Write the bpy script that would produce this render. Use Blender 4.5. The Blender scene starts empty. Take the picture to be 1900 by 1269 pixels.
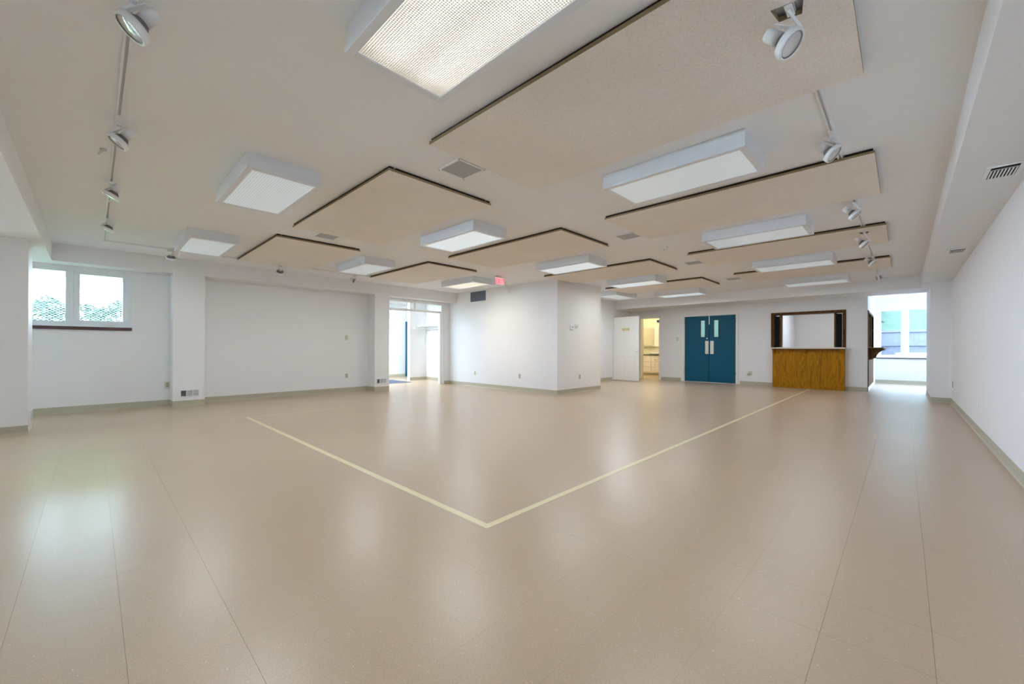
import bpy, bmesh, math, random
from mathutils import Vector, Matrix
random.seed(7)
S = bpy.context.scene
COL = S.collection

# ------------------------------------------------------------------ camera
ZC = 2.703            # ceiling height
YAW, ROLL, CAMZ = math.radians(44.0), math.atan(4 / 1507.0), 1.08
cd = bpy.data.cameras.new('camera'); cam = bpy.data.objects.new('camera', cd); COL.objects.link(cam)
cd.sensor_width = 36; cd.lens = 752.0 / 1900 * 36; cd.shift_y = 11.6 / 1900; cd.clip_start = .02; cd.clip_end = 300
cam.matrix_world = Matrix.Translation((0, 0, CAMZ)) @ Matrix.Rotation(YAW, 4, 'Z') @ Matrix.Rotation(math.pi / 2, 4, 'X') @ Matrix.Rotation(ROLL, 4, 'Z')
S.camera = cam

# ------------------------------------------------------------------ sky, exposure
SKY = 12.0
w = bpy.data.worlds.new('overcast_sky'); S.world = w; w.use_nodes = True
bg = w.node_tree.nodes['Background']; bg.inputs[0].default_value = (.55, .72, 1.0, 1); bg.inputs[1].default_value = SKY
w.cycles.sampling_method = 'MANUAL'; w.cycles.sample_map_resolution = 256
vs = S.view_settings
vs.view_transform = 'Standard'; vs.look = 'None'; vs.gamma = 1; vs.use_curve_mapping = False; vs.exposure = 3.04
S.cycles.use_denoising = True
S.cycles.max_bounces = 12; S.cycles.diffuse_bounces = 8; S.cycles.glossy_bounces = 4; S.cycles.transmission_bounces = 6
S.cycles.sample_clamp_indirect = 8.0
S.cycles.caustics_reflective = False; S.cycles.caustics_refractive = False

def portal(loc, rot, sx, sy):
    l = bpy.data.lights.new('window_portal', 'AREA'); l.shape = 'RECTANGLE'; l.size = sx; l.size_y = sy
    l.cycles.is_portal = True
    o = bpy.data.objects.new('window_portal', l); COL.objects.link(o); o.location = loc; o.rotation_euler = rot
    return o
HP = math.pi / 2

# ------------------------------------------------------------------ materials
def mat(name, col, rough=.6, spec=.35, metal=0, bump=None, noise=None, emit=None, alpha=None, trans=0, coat=0):
    """bump=(scale, strength, distance); noise=(scale, amount) mottles the colour; all in world metres"""
    m = bpy.data.materials.new(name); m.use_nodes = True
    nt = m.node_tree; b = nt.nodes['Principled BSDF']
    b.inputs['Base Color'].default_value = (*col, 1); b.inputs['Roughness'].default_value = rough
    b.inputs['Specular IOR Level'].default_value = spec; b.inputs['Metallic'].default_value = metal
    if trans: b.inputs['Transmission Weight'].default_value = trans
    if coat: b.inputs['Coat Weight'].default_value = coat; b.inputs['Coat Roughness'].default_value = .08
    if emit: b.inputs['Emission Color'].default_value = (*emit[0], 1); b.inputs['Emission Strength'].default_value = emit[1]
    if bump or noise:
        g = nt.nodes.new('ShaderNodeNewGeometry')
    if noise:
        n = nt.nodes.new('ShaderNodeTexNoise'); n.inputs['Scale'].default_value = noise[0]; n.inputs['Detail'].default_value = 6
        nt.links.new(g.outputs['Position'], n.inputs['Vector'])
        r = nt.nodes.new('ShaderNodeMapRange'); r.inputs['To Min'].default_value = 1 - noise[1]; r.inputs['To Max'].default_value = 1 + noise[1]
        nt.links.new(n.outputs['Fac'], r.inputs['Value'])
        v = nt.nodes.new('ShaderNodeVectorMath'); v.operation = 'SCALE'; v.inputs[0].default_value = col
        nt.links.new(r.outputs['Result'], v.inputs['Scale']); nt.links.new(v.outputs['Vector'], b.inputs['Base Color'])
    if bump:
        n = nt.nodes.new('ShaderNodeTexNoise'); n.inputs['Scale'].default_value = bump[0]; n.inputs['Detail'].default_value = 4
        nt.links.new(g.outputs['Position'], n.inputs['Vector'])
        p = nt.nodes.new('ShaderNodeBump'); p.inputs['Strength'].default_value = bump[1]; p.inputs['Distance'].default_value = bump[2]
        nt.links.new(n.outputs['Fac'], p.inputs['Height']); nt.links.new(p.outputs['Normal'], b.inputs['Normal'])
    return m

M = {}
M['wall'] = mat('wall_paint', (.80, .80, .805), .55, .3, bump=(60, .15, .002), noise=(1.3, .012))
M['wall_scuffed'] = mat('scuffed_wall_paint', (.80, .80, .805), .55, .3, bump=(60, .15, .002))
def scuffs(m, col):
    nt = m.node_tree; N = nt.nodes.new; L = nt.links.new; b = nt.nodes['Principled BSDF']; g = N('ShaderNodeNewGeometry')
    mp = N('ShaderNodeMapping'); mp.inputs['Scale'].default_value = (1, .7, 1.3); L(g.outputs['Position'], mp.inputs['Vector'])
    v = N('ShaderNodeTexVoronoi'); v.inputs['Scale'].default_value = 1.5; L(mp.outputs[0], v.inputs['Vector'])
    n = N('ShaderNodeTexNoise'); n.inputs['Scale'].default_value = 40; L(mp.outputs[0], n.inputs['Vector'])
    a = N('ShaderNodeMath'); a.operation = 'MULTIPLY_ADD'; a.inputs[1].default_value = .05; a.inputs[2].default_value = -.012; L(n.outputs['Fac'], a.inputs[0])
    lt = N('ShaderNodeMath'); lt.operation = 'LESS_THAN'; L(v.outputs['Distance'], lt.inputs[0]); L(a.outputs[0], lt.inputs[1])
    mx = N('ShaderNodeMix'); mx.data_type = 'RGBA'; L(lt.outputs[0], mx.inputs['Factor']); mx.inputs['A'].default_value = (*col, 1); mx.inputs['B'].default_value = (.42, .42, .44, 1); L(mx.outputs['Result'], b.inputs['Base Color'])
scuffs(M['wall_scuffed'], (.80, .80, .805))
M['ceiling'] = mat('ceiling_paint', (.85, .86, .875), .8, .2, bump=(90, .25, .003), noise=(2.0, .015))
M['base'] = mat('vinyl_baseboard', (.46, .43, .33), .5, .4, noise=(6, .06))
M['white'] = mat('white_enamel', (.80, .82, .83), .35, .5)
M['white2'] = mat('white_trim_paint', (.82, .82, .81), .4, .4)
M['vinyl'] = mat('white_vinyl', (.78, .81, .83), .35, .5)
M['fixture'] = mat('fixture_white_steel', (.74, .77, .80), .35, .5)
M['plate'] = mat('ivory_plastic', (.60, .58, .47), .4, .5)
M['plate_dark'] = mat('socket_brown', (.30, .28, .22), .5, .4)
M['black'] = mat('black_void', (.012, .012, .014), .8, .1)
M['dark'] = mat('dark_plastic', (.03, .03, .035), .5, .4)
M['slot'] = mat('track_slot_grey', (.55, .56, .57), .5, .4)
M['grille'] = mat('grille_grey', (.42, .43, .44), .6, .3)
M['return_grille'] = mat('return_grille_steel', (.16, .20, .25), .5, .4)
M['batten'] = mat('furring_strip', (.03, .025, .02), .9, .1)  # near-black colour stands in for shade in the gap above panels
M['teal'] = mat('teal_door_paint', (.0025, .092, .170), .45, .22, noise=(3, .08))
M['steel'] = mat('brushed_steel', (.62, .61, .58), .32, .5, metal=.85)
M['chrome'] = mat('chrome', (.85, .85, .85), .12, .5, metal=1)
M['brass'] = mat('brass', (.72, .50, .20), .28, .5, metal=.9)
M['doorwhite'] = mat('door_white_paint', (.80, .78, .74), .42, .45)
M['cream'] = mat('cream_bath_wall', (.80, .76, .60), .6, .3)
M['countertop'] = mat('counter_laminate', (.70, .62, .50), .35, .5, noise=(30, .06))
M['darkstone'] = mat('dark_vanity_top', (.05, .045, .04), .25, .5)
M['sillwood'] = mat('mahogany_sill', (.085, .035, .032), .4, .5, noise=(12, .3))
M['mirror'] = mat('mirror_glass', (.8, .8, .78), .05, .5, metal=1)
M['clear'] = mat('clear_acrylic', (.9, .92, .93), .1, .5, trans=.4)
M['matblue'] = mat('blue_floor_mat', (.11, .13, .20), .9, .1, bump=(200, .5, .004))
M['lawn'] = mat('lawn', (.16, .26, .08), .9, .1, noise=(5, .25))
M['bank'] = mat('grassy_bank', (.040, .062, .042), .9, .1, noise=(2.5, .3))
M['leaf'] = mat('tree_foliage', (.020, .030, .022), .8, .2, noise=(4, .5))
M['bark'] = mat('tree_bark', (.10, .08, .06), .9, .1)
M['paving'] = mat('beige_paving', (.13, .115, .08), .9, .1, noise=(4, .12))
M['concrete'] = mat('pale_concrete', (.70, .69, .68), .9, .1, noise=(2, .08))
M['concrete_dark'] = mat('grey_concrete', (.10, .11, .13), .9, .1, noise=(2, .08))
M['fence'] = mat('weathered_fence', (.10, .10, .115), .85, .1, noise=(9, .25))
M['siding'] = mat('blue_siding', (.03, .055, .10), .7, .3)
M['mesh'] = mat('screen_metal', (.85, .88, .88), .5, .4)
M['lampglass'] = mat('lamp_face_glass', (.62, .60, .60), .12, .6, metal=.55)
M['lampring'] = mat('lamp_rim_dark', (.20, .19, .19), .3, .5, metal=.5)

def glass(name='window_glass', tint=(.95, .97, .97)):
    m = bpy.data.materials.new(name); m.use_nodes = True; nt = m.node_tree
    for n in list(nt.nodes): nt.nodes.remove(n)
    o = nt.nodes.new('ShaderNodeOutputMaterial'); mx = nt.nodes.new('ShaderNodeMixShader')
    t = nt.nodes.new('ShaderNodeBsdfTransparent'); t.inputs[0].default_value = (*tint, 1)
    g = nt.nodes.new('ShaderNodeBsdfGlossy'); g.inputs['Roughness'].default_value = .02
    f = nt.nodes.new('ShaderNodeLayerWeight'); p = nt.nodes.new('ShaderNodeMath'); p.operation = 'POWER'; p.inputs[1].default_value = 4.5
    q = nt.nodes.new('ShaderNodeMath'); q.operation = 'MULTIPLY_ADD'; q.inputs[1].default_value = .55; q.inputs[2].default_value = .035
    nt.links.new(f.outputs['Facing'], p.inputs[0]); nt.links.new(p.outputs[0], q.inputs[0]); nt.links.new(q.outputs[0], mx.inputs[0]); nt.links.new(t.outputs[0], mx.inputs[1]); nt.links.new(g.outputs[0], mx.inputs[2])
    nt.links.new(mx.outputs[0], o.inputs[0]); return m
M['glass'] = glass(); M['glass_film'] = glass('solar_film_glass', (.54, .56, .56)); M['glass_wired'] = glass('wired_door_glass', (.35, .36, .35)); M['glass_grey'] = glass('grey_tint_glass', (.82, .84, .84))  # dimmed and grey panes: tint added to hold back daylight

def floor_mat():
    m = bpy.data.materials.new('beige_vinyl_tile'); m.use_nodes = True; nt = m.node_tree; b = nt.nodes['Principled BSDF']
    N = nt.nodes.new; L = nt.links.new
    g = N('ShaderNodeNewGeometry')
    mp = N('ShaderNodeMapping'); mp.inputs['Scale'].default_value = (1, 2.2, 1); mp.inputs['Rotation'].default_value = (0, 0, .5); L(g.outputs['Position'], mp.inputs['Vector'])
    n1 = N('ShaderNodeTexNoise'); n1.inputs['Scale'].default_value = 120; n1.inputs['Detail'].default_value = 5; L(mp.outputs[0], n1.inputs['Vector'])
    n2 = N('ShaderNodeTexNoise'); n2.inputs['Scale'].default_value = .7; n2.inputs['Detail'].default_value = 4; L(g.outputs['Position'], n2.inputs['Vector'])
    r1 = N('ShaderNodeValToRGB'); e = r1.color_ramp.elements
    e[0].position = .30; e[0].color = (.430, .312, .210, 1); e[1].position = .70; e[1].color = (.535, .404, .285, 1); L(n1.outputs['Fac'], r1.inputs['Fac'])
    mr = N('ShaderNodeMapRange'); mr.inputs['To Min'].default_value = .90; mr.inputs['To Max'].default_value = 1.10; L(n2.outputs['Fac'], mr.inputs['Value'])
    sc = N('ShaderNodeVectorMath'); sc.operation = 'SCALE'; L(r1.outputs['Color'], sc.inputs[0]); L(mr.outputs[0], sc.inputs['Scale'])
    # pale chips
    v = N('ShaderNodeTexVoronoi'); v.inputs['Scale'].default_value = 34; v.inputs['Randomness'].default_value = 1; L(mp.outputs[0], v.inputs['Vector'])
    lt = N('ShaderNodeMath'); lt.operation = 'LESS_THAN'; lt.inputs[1].default_value = .14; L(v.outputs['Distance'], lt.inputs[0])
    wn = N('ShaderNodeSeparateColor'); L(v.outputs['Color'], wn.inputs[0])
    gt = N('ShaderNodeMath'); gt.operation = 'GREATER_THAN'; gt.inputs[1].default_value = .86; L(wn.outputs[0], gt.inputs[0])
    mu = N('ShaderNodeMath'); mu.operation = 'MULTIPLY'; L(lt.outputs[0], mu.inputs[0]); L(gt.outputs[0], mu.inputs[1])
    mu2 = N('ShaderNodeMath'); mu2.operation = 'MULTIPLY'; mu2.inputs[1].default_value = .6; L(mu.outputs[0], mu2.inputs[0])
    mx = N('ShaderNodeMix'); mx.data_type = 'RGBA'; L(mu2.outputs[0], mx.inputs['Factor']); L(sc.outputs[0], mx.inputs['A']); mx.inputs['B'].default_value = (.72, .65, .56, 1)
    L(mx.outputs['Result'], b.inputs['Base Color'])
    b.inputs['Roughness'].default_value = .30; b.inputs['Specular IOR Level'].default_value = .60
    bp = N('ShaderNodeBump'); bp.inputs['Strength'].default_value = .03; bp.inputs['Distance'].default_value = .003
    n3 = N('ShaderNodeTexNoise'); n3.inputs['Scale'].default_value = 9; n3.inputs['Detail'].default_value = 5; L(mp.outputs[0], n3.inputs['Vector'])
    L(n3.outputs['Fac'], bp.inputs['Height']); L(bp.outputs[0], b.inputs['Normal'])
    return m
M['floor'] = floor_mat()
M['tape'] = mat('pale_yellow_tape', (.72, .63, .40), .35, .5, noise=(8, .05))
M['tape_worn'] = mat('worn_tape', (.56, .49, .38), .35, .5, noise=(20, .1))

def panel_mat():
    m = bpy.data.materials.new('wood_fibre_panel'); m.use_nodes = True; nt = m.node_tree; b = nt.nodes['Principled BSDF']
    N = nt.nodes.new; L = nt.links.new
    g = N('ShaderNodeNewGeometry')
    n1 = N('ShaderNodeTexNoise'); n1.inputs['Scale'].default_value = 105; n1.inputs['Detail'].default_value = 6; n1.inputs['Distortion'].default_value = 1.8; L(g.outputs['Position'], n1.inputs['Vector'])
    n2 = N('ShaderNodeTexNoise'); n2.inputs['Scale'].default_value = 1.6; L(g.outputs['Position'], n2.inputs['Vector'])
    r = N('ShaderNodeValToRGB'); e = r.color_ramp.elements
    e[0].position = .28; e[0].color = (.66, .605, .545, 1); e[1].position = .46; e[1].color = (.86, .80, .735, 1)
    x = e.new(.75); x.color = (.91, .86, .80, 1); L(n1.outputs['Fac'], r.inputs['Fac'])
    mr = N('ShaderNodeMapRange'); mr.inputs['To Min'].default_value = .93; mr.inputs['To Max'].default_value = 1.07; L(n2.outputs['Fac'], mr.inputs['Value'])
    sc = N('ShaderNodeVectorMath'); sc.operation = 'SCALE'; L(r.outputs['Color'], sc.inputs[0]); L(mr.outputs[0], sc.inputs['Scale']); L(sc.outputs[0], b.inputs['Base Color'])
    bp = N('ShaderNodeBump'); bp.inputs['Strength'].default_value = .7; bp.inputs['Distance'].default_value = .006; L(n1.outputs['Fac'], bp.inputs['Height']); L(bp.outputs[0], b.inputs['Normal'])
    b.inputs['Roughness'].default_value = .95; b.inputs['Specular IOR Level'].default_value = .1
    return m
M['panel'] = panel_mat()
M['panel_edge'] = mat('panel_tan_edge', (.32, .255, .15), .9, .1, bump=(80, .5, .004), noise=(40, .2))

def oak(name, c1, c2, sx):
    m = bpy.data.materials.new(name); m.use_nodes = True; nt = m.node_tree; b = nt.nodes['Principled BSDF']
    N = nt.nodes.new; L = nt.links.new
    g = N('ShaderNodeNewGeometry'); mp = N('ShaderNodeMapping'); mp.inputs['Scale'].default_value = (sx, sx, .55); L(g.outputs['Position'], mp.inputs['Vector'])
    n0 = N('ShaderNodeTexNoise'); n0.inputs['Scale'].default_value = 1.6; n0.inputs['Detail'].default_value = 3; n0.inputs['Distortion'].default_value = .6; L(mp.outputs[0], n0.inputs['Vector'])
    mm = N('ShaderNodeMath'); mm.operation = 'MULTIPLY'; mm.inputs[1].default_value = 9; L(n0.outputs['Fac'], mm.inputs[0])
    fr = N('ShaderNodeMath'); fr.operation = 'PINGPONG'; fr.inputs[1].default_value = .5; L(mm.outputs[0], fr.inputs[0])
    r = N('ShaderNodeValToRGB'); e = r.color_ramp.elements
    e[0].position = .02; e[0].color = (*c1, 1); e[1].position = .35; e[1].color = (*c2, 1); L(fr.outputs[0], r.inputs['Fac'])
    L(r.outputs['Color'], b.inputs['Base Color']); b.inputs['Roughness'].default_value = .42; b.inputs['Specular IOR Level'].default_value = .12
    return m
M['oak'] = oak('golden_oak_veneer', (.27, .105, .0005), (.43, .19, .0006), 6)
M['oakdark'] = oak('dark_oak_trim', (.045, .018, .0025), (.13, .056, .008), 9)

def lens_mat(name, kind, glow=.03):
    """prismatic acrylic sheet: kind 'lit' glows through a grid of little prisms, 'off' is a ribbed pale sheet"""
    m = bpy.data.materials.new(name); m.use_nodes = True; nt = m.node_tree; b = nt.nodes['Principled BSDF']
    N = nt.nodes.new; L = nt.links.new
    tc = N('ShaderNodeTexCoord'); sp = N('ShaderNodeSeparateXYZ'); L(tc.outputs['Object'], sp.inputs[0])
    def wave(out, freq):
        a = N('ShaderNodeMath'); a.operation = 'MULTIPLY'; a.inputs[1].default_value = freq * 2 * math.pi; L(out, a.inputs[0])
        s = N('ShaderNodeMath'); s.operation = 'SINE'; L(a.outputs[0], s.inputs[0]); return s.outputs[0]
    sx, sy = wave(sp.outputs[0], 84), wave(sp.outputs[1], 84)
    if kind != 'off':
        mul = N('ShaderNodeMath'); mul.operation = 'ADD'; L(sx, mul.inputs[0]); L(sy, mul.inputs[1])
        mr = N('ShaderNodeMapRange'); mr.inputs['From Min'].default_value = -.35; mr.inputs['From Max'].default_value = .75
        mr.inputs['To Min'].default_value = .10; mr.inputs['To Max'].default_value = 1.0; L(mul.outputs[0], mr.inputs['Value'])
        # two tubes behind the sheet: brighter along them, dimmer past their ends
        ab = N('ShaderNodeMath'); ab.operation = 'ABSOLUTE'; L(sp.outputs[1], ab.inputs[0])
        sb = N('ShaderNodeMath'); sb.operation = 'SUBTRACT'; sb.inputs[1].default_value = .115; L(ab.outputs[0], sb.inputs[0])
        ab2 = N('ShaderNodeMath'); ab2.operation = 'ABSOLUTE'; L(sb.outputs[0], ab2.inputs[0])
        t1 = N('ShaderNodeMapRange'); t1.interpolation_type = 'SMOOTHSTEP'; t1.inputs['From Min'].default_value = .0; t1.inputs['From Max'].default_value = .12; t1.inputs['To Min'].default_value = 1; t1.inputs['To Max'].default_value = .72; L(ab2.outputs[0], t1.inputs['Value'])
        ax = N('ShaderNodeMath'); ax.operation = 'ABSOLUTE'; L(sp.outputs[0], ax.inputs[0])
        t2 = N('ShaderNodeMapRange'); t2.interpolation_type = 'SMOOTHSTEP'; t2.inputs['From Min'].default_value = .40; t2.inputs['From Max'].default_value = .56; t2.inputs['To Min'].default_value = 1; t2.inputs['To Max'].default_value = .45; L(ax.outputs[0], t2.inputs['Value'])
        tt = N('ShaderNodeMath'); tt.operation = 'MULTIPLY'; L(t1.outputs[0], tt.inputs[0]); L(t2.outputs[0], tt.inputs[1])
        t3 = N('ShaderNodeMath'); t3.operation = 'MULTIPLY'; L(tt.outputs[0], t3.inputs[0]); L(mr.outputs[0], t3.inputs[1])
        st = N('ShaderNodeMath'); st.operation = 'MULTIPLY'; st.inputs[1].default_value = kind[1]; L(t3.outputs[0], st.inputs[0])
        b.inputs['Emission Color'].default_value = (*kind[0], 1); L(st.outputs[0], b.inputs['Emission Strength'])
        b.inputs['Base Color'].default_value = (.7, .7, .68, 1)
    else:
        rb = wave(sp.outputs[1], 46)
        mr = N('ShaderNodeMapRange'); mr.inputs['From Min'].default_value = -1; mr.inputs['To Min'].default_value = .80; mr.inputs['To Max'].default_value = 1.06; L(rb, mr.inputs['Value'])
        sc = N('ShaderNodeVectorMath'); sc.operation = 'SCALE'; sc.inputs[0].default_value = (.74, .84, .87); L(mr.outputs[0], sc.inputs['Scale']); L(sc.outputs[0], b.inputs['Base Color'])
        b.inputs['Emission Color'].default_value = (.80, .92, 1.0, 1); em = N('ShaderNodeMath'); em.operation = 'MULTIPLY'; em.inputs[1].default_value = glow; L(mr.outputs[0], em.inputs[0]); L(em.outputs[0], b.inputs['Emission Strength'])  # faint glow added to lift the pale lens
    b.inputs['Roughness'].default_value = .30; b.inputs['Specular IOR Level'].default_value = .6
    return m
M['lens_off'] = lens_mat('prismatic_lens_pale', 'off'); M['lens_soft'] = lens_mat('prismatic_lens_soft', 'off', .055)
M['lens_lit'] = lens_mat('prismatic_lens_lit', ((1.0, .95, .84), .20))
M['lens_bright'] = lens_mat('prismatic_lens_bright', ((1.0, .95, .88), .25))
M['lens_dim'] = lens_mat('prismatic_lens_dim', ((1.0, .92, .70), .16))

# ------------------------------------------------------------------ mesh helpers
class MB:
    def __init__(self): self.bm = bmesh.new()
    def box(self, x0, x1, y0, y1, z0, z1, mi=0, bev=0):
        bm = self.bm
        if x0 > x1: x0, x1 = x1, x0
        if y0 > y1: y0, y1 = y1, y0
        if z0 > z1: z0, z1 = z1, z0
        v = [bm.verts.new((x, y, z)) for x in (x0, x1) for y in (y0, y1) for z in (z0, z1)]
        fs = [bm.faces.new([v[i] for i in q]) for q in ((0, 1, 3, 2), (4, 6, 7, 5), (0, 4, 5, 1), (2, 3, 7, 6), (0, 2, 6, 4), (1, 5, 7, 3))]
        for f in fs: f.material_index = mi
        if bev:
            es = list({e for f in fs for e in f.edges})
            bmesh.ops.bevel(bm, geom=es, offset=bev, segments=2, affect='EDGES', profile=.5)
        return self
    def prism(self, pts, a, b, axis=2, mi=0):
        """extrude a 2-D outline along an axis from a to b; pts are the other two axes in cyclic order"""
        def P(p, t):
            return {2: (p[0], p[1], t), 1: (p[0], t, p[1]), 0: (t, p[0], p[1])}[axis]
        bm = self.bm; A = [bm.verts.new(P(p, a)) for p in pts]; B = [bm.verts.new(P(p, b)) for p in pts]
        fs = [bm.faces.new(A), bm.faces.new(B[::-1])]
        n = len(pts)
        for i in range(n): fs.append(bm.faces.new((A[i], B[i], B[(i + 1) % n], A[(i + 1) % n])))
        for f in fs: f.material_index = mi
        return self
    def lathe(self, prof, M4, n=20, mi=0, smooth=True):
        """profile [(r, t)] revolved about the local Z axis, placed by matrix M4"""
        bm = self.bm; rings = []
        for r, t in prof:
            if r < 1e-6: rings.append([bm.verts.new(M4 @ Vector((0, 0, t)))])
            else: rings.append([bm.verts.new(M4 @ Vector((r * math.cos(2 * math.pi * i / n), r * math.sin(2 * math.pi * i / n), t))) for i in range(n)])
        for a, b in zip(rings, rings[1:]):
            for i in range(n):
                j = (i + 1) % n
                if len(a) == 1: f = bm.faces.new((a[0], b[i], b[j]))
                elif len(b) == 1: f = bm.faces.new((a[i], b[0], a[j]))
                else: f = bm.faces.new((a[i], b[i], b[j], a[j]))
                f.material_index = mi; f.smooth = smooth
        return self
    def cyl(self, p, q, r, n=12, mi=0):
        p, q = Vector(p), Vector(q); d = q - p; L = d.length
        M4 = Matrix.Translation(p) @ d.to_track_quat('Z', 'Y').to_matrix().to_4x4()
        return self.lathe([(0, 0), (r, 0), (r, L), (0, L)], M4, n, mi, False)
    def obox(self, M4, sx, sy, sz, mi=0):
        bm = self.bm
        v = [bm.verts.new(M4 @ Vector((x, y, z))) for x in (-sx / 2, sx / 2) for y in (-sy / 2, sy / 2) for z in (-sz / 2, sz / 2)]
        for q in ((0, 1, 3, 2), (4, 6, 7, 5), (0, 4, 5, 1), (2, 3, 7, 6), (0, 2, 6, 4), (1, 5, 7, 3)):
            bm.faces.new([v[i] for i in q]).material_index = mi
        return self
    def build(self, name, mats, parent=None, kind=None):
        bmesh.ops.recalc_face_normals(self.bm, faces=self.bm.faces)
        me = bpy.data.meshes.new(name); self.bm.to_mesh(me); self.bm.free()
        for k in ([mats] if isinstance(mats, str) else mats): me.materials.append(M[k])
        o = bpy.data.objects.new(name, me); COL.objects.link(o)
        if parent:
            o.parent = parent
            if parent.location.length or parent.rotation_euler.z:
                pass
        if kind: o['kind'] = kind
        return o
def tag(o, label, cat, group=None):
    o['label'] = label; o['category'] = cat
    if group: o['group'] = group
    return o
def thing(name, label, cat, loc=(0, 0, 0), rz=0, group=None):
    o = bpy.data.objects.new(name, None); o.empty_display_size = .05; COL.objects.link(o)
    o.location = loc; o.rotation_euler = (0, 0, rz)
    return tag(o, label, cat, group)
def copy_thing(root, loc, label, rz=None, group=None):
    r = root.copy(); COL.objects.link(r); r.location = loc; r['label'] = label
    if rz is not None: r.rotation_euler = (0, 0, rz)
    for ch in root.children:
        c = ch.copy(); COL.objects.link(c); c.parent = r
        for g in ch.children:
            d = g.copy(); COL.objects.link(d); d.parent = c
    return r
def wall_x(mb, x0, x1, y0, y1, z0, z1, holes=()):
    """slab between x0 and x1 running along y, with (ya, yb, za, zb) holes"""
    ys = sorted({y0, y1, *[h[0] for h in holes], *[h[1] for h in holes]}); ys = [y for y in ys if y0 <= y <= y1]
    for a, b in zip(ys, ys[1:]):
        m = (a + b) / 2; cuts = sorted([(h[2], h[3]) for h in holes if h[0] < m < h[1]]); z = z0
        for c in cuts:
            if c[0] > z: mb.box(x0, x1, a, b, z, c[0])
            z = max(z, c[1])
        if z < z1: mb.box(x0, x1, a, b, z, z1)
def wall_y(mb, y0, y1, x0, x1, z0, z1, holes=()):
    xs = sorted({x0, x1, *[h[0] for h in holes], *[h[1] for h in holes]})
    for a, b in zip(xs, xs[1:]):
        m = (a + b) / 2; cuts = sorted([(h[2], h[3]) for h in holes if h[0] < m < h[1]]); z = z0
        for c in cuts:
            if c[0] > z: mb.box(a, b, y0, y1, z, c[0])
            z = max(z, c[1])
        if z < z1: mb.box(a, b, y0, y1, z, z1)

# ================================================================== structure
XL, XR, YN, YF, YE, XB, XC = -9.86, .69, -9.5, 13.7, 7.48, -5.77, -7.17
PX = -9.50            # pilaster and soffit front
ZS = 2.425            # soffit underside
FT = .27              # far wall thickness
YK = 17.6             # back of kitchen and sunroom

# ---- floor of 12 inch vinyl tiles
fl = MB(); fl.box(-14, 3, -9.8, 18, -.25, -.0045); floor = fl.build('floor', 'floor', kind='structure')
T = .3075
def proj(p):
    v = Vector(p) - Vector((0, 0, CAMZ)); z = -v.x * math.sin(YAW) + v.y * math.cos(YAW)
    return None if z < .2 else (950 + 752 * (v.x * math.cos(YAW) + v.y * math.sin(YAW)) / z, 646 - 752 * v.z / z, z)
rg = random.Random(3)
gapx = {i: (.0004 if rg.random() < .16 else .00006) for i in range(-60, 20)}
gapy = {j: (.0004 if rg.random() < .14 else .00006) for j in range(-40, 70)}
for k in (0, -1): gapx[k] = .0006      # the seams that show
gapy[0] = gapy[1] = .0005
OX, OY = .080, .083
tiles = []
for i in range(-46, 10):
    for j in range(-33, 60):
        x0, x1, y0, y1 = OX + i * T + gapx[i] / 2, OX + (i + 1) * T - gapx[i + 1] / 2, OY + j * T + gapy[j] / 2, OY + (j + 1) * T - gapy[j + 1] / 2
        if x0 < -13.9 or x1 > 2.9 or y0 < -9.7 or y1 > 17.9: continue
        c = proj(((x0 + x1) / 2, (y0 + y1) / 2, 0))
        vis = c and -60 < c[0] < 1960 and c[1] < 1330
        area = 752 ** 2 * T * T * CAMZ / c[2] ** 3 if vis else 0
        tiles.append((area, x0, x1, y0, y1))
tiles.sort(key=lambda t: -t[0])
def tile_mesh(x0, x1, y0, y1, bm, cx=0, cy=0):
    b = .00015
    A = [bm.verts.new((x - cx, y - cy, -.004)) for x, y in ((x0, y0), (x1, y0), (x1, y1), (x0, y1))]
    B = [bm.verts.new((x - cx, y - cy, 0)) for x, y in ((x0 + b, y0 + b), (x1 - b, y0 + b), (x1 - b, y1 - b), (x0 + b, y1 - b))]
    bm.faces.new(B)
    for i in range(4): bm.faces.new((A[i], A[(i + 1) % 4], B[(i + 1) % 4], B[i]))
cache = {}
for a, x0, x1, y0, y1 in tiles[:300]:
    key = (round(x1 - x0, 6), round(y1 - y0, 6)); cx, cy = (x0 + x1) / 2, (y0 + y1) / 2
    if key not in cache:
        bm = bmesh.new(); tile_mesh(-key[0] / 2, key[0] / 2, -key[1] / 2, key[1] / 2, bm)
        me = bpy.data.meshes.new('tile'); bm.to_mesh(me); bm.free(); me.materials.append(M['floor']); cache[key] = me
    o = bpy.data.objects.new('tile', cache[key]); COL.objects.link(o); o.location = (cx, cy, 0); o.parent = floor
bm = bmesh.new()
for a, x0, x1, y0, y1 in tiles[300:]: tile_mesh(x0, x1, y0, y1, bm)
me = bpy.data.meshes.new('tile_field'); bm.to_mesh(me); bm.free(); me.materials.append(M['floor'])
o = bpy.data.objects.new('tile_field', me); COL.objects.link(o); o.parent = floor; o['kind'] = 'stuff'
# court lines of tape
def tape(x0, x1, y0, y1, m='tape'):
    MB().box(x0, x1, y0, y1, -.001, .0012).build('floor_line', m, floor)
W2 = .024
tape(-7.28 - W2, -1.815 + W2, 1.665 - W2, 1.665 + W2)
tape(-1.815 - W2, -1.815 + W2, 1.665 + W2, 13.44)
tape(-7.27 - .012, -7.27 + .012, 1.665 + W2, 5.2)
tape(-4.41 - .010, -4.41 + .010, 4.6, 7.3, 'tape_worn')
tape(-7.26, -4.42, 4.59, 4.61, 'tape_worn')

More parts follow.
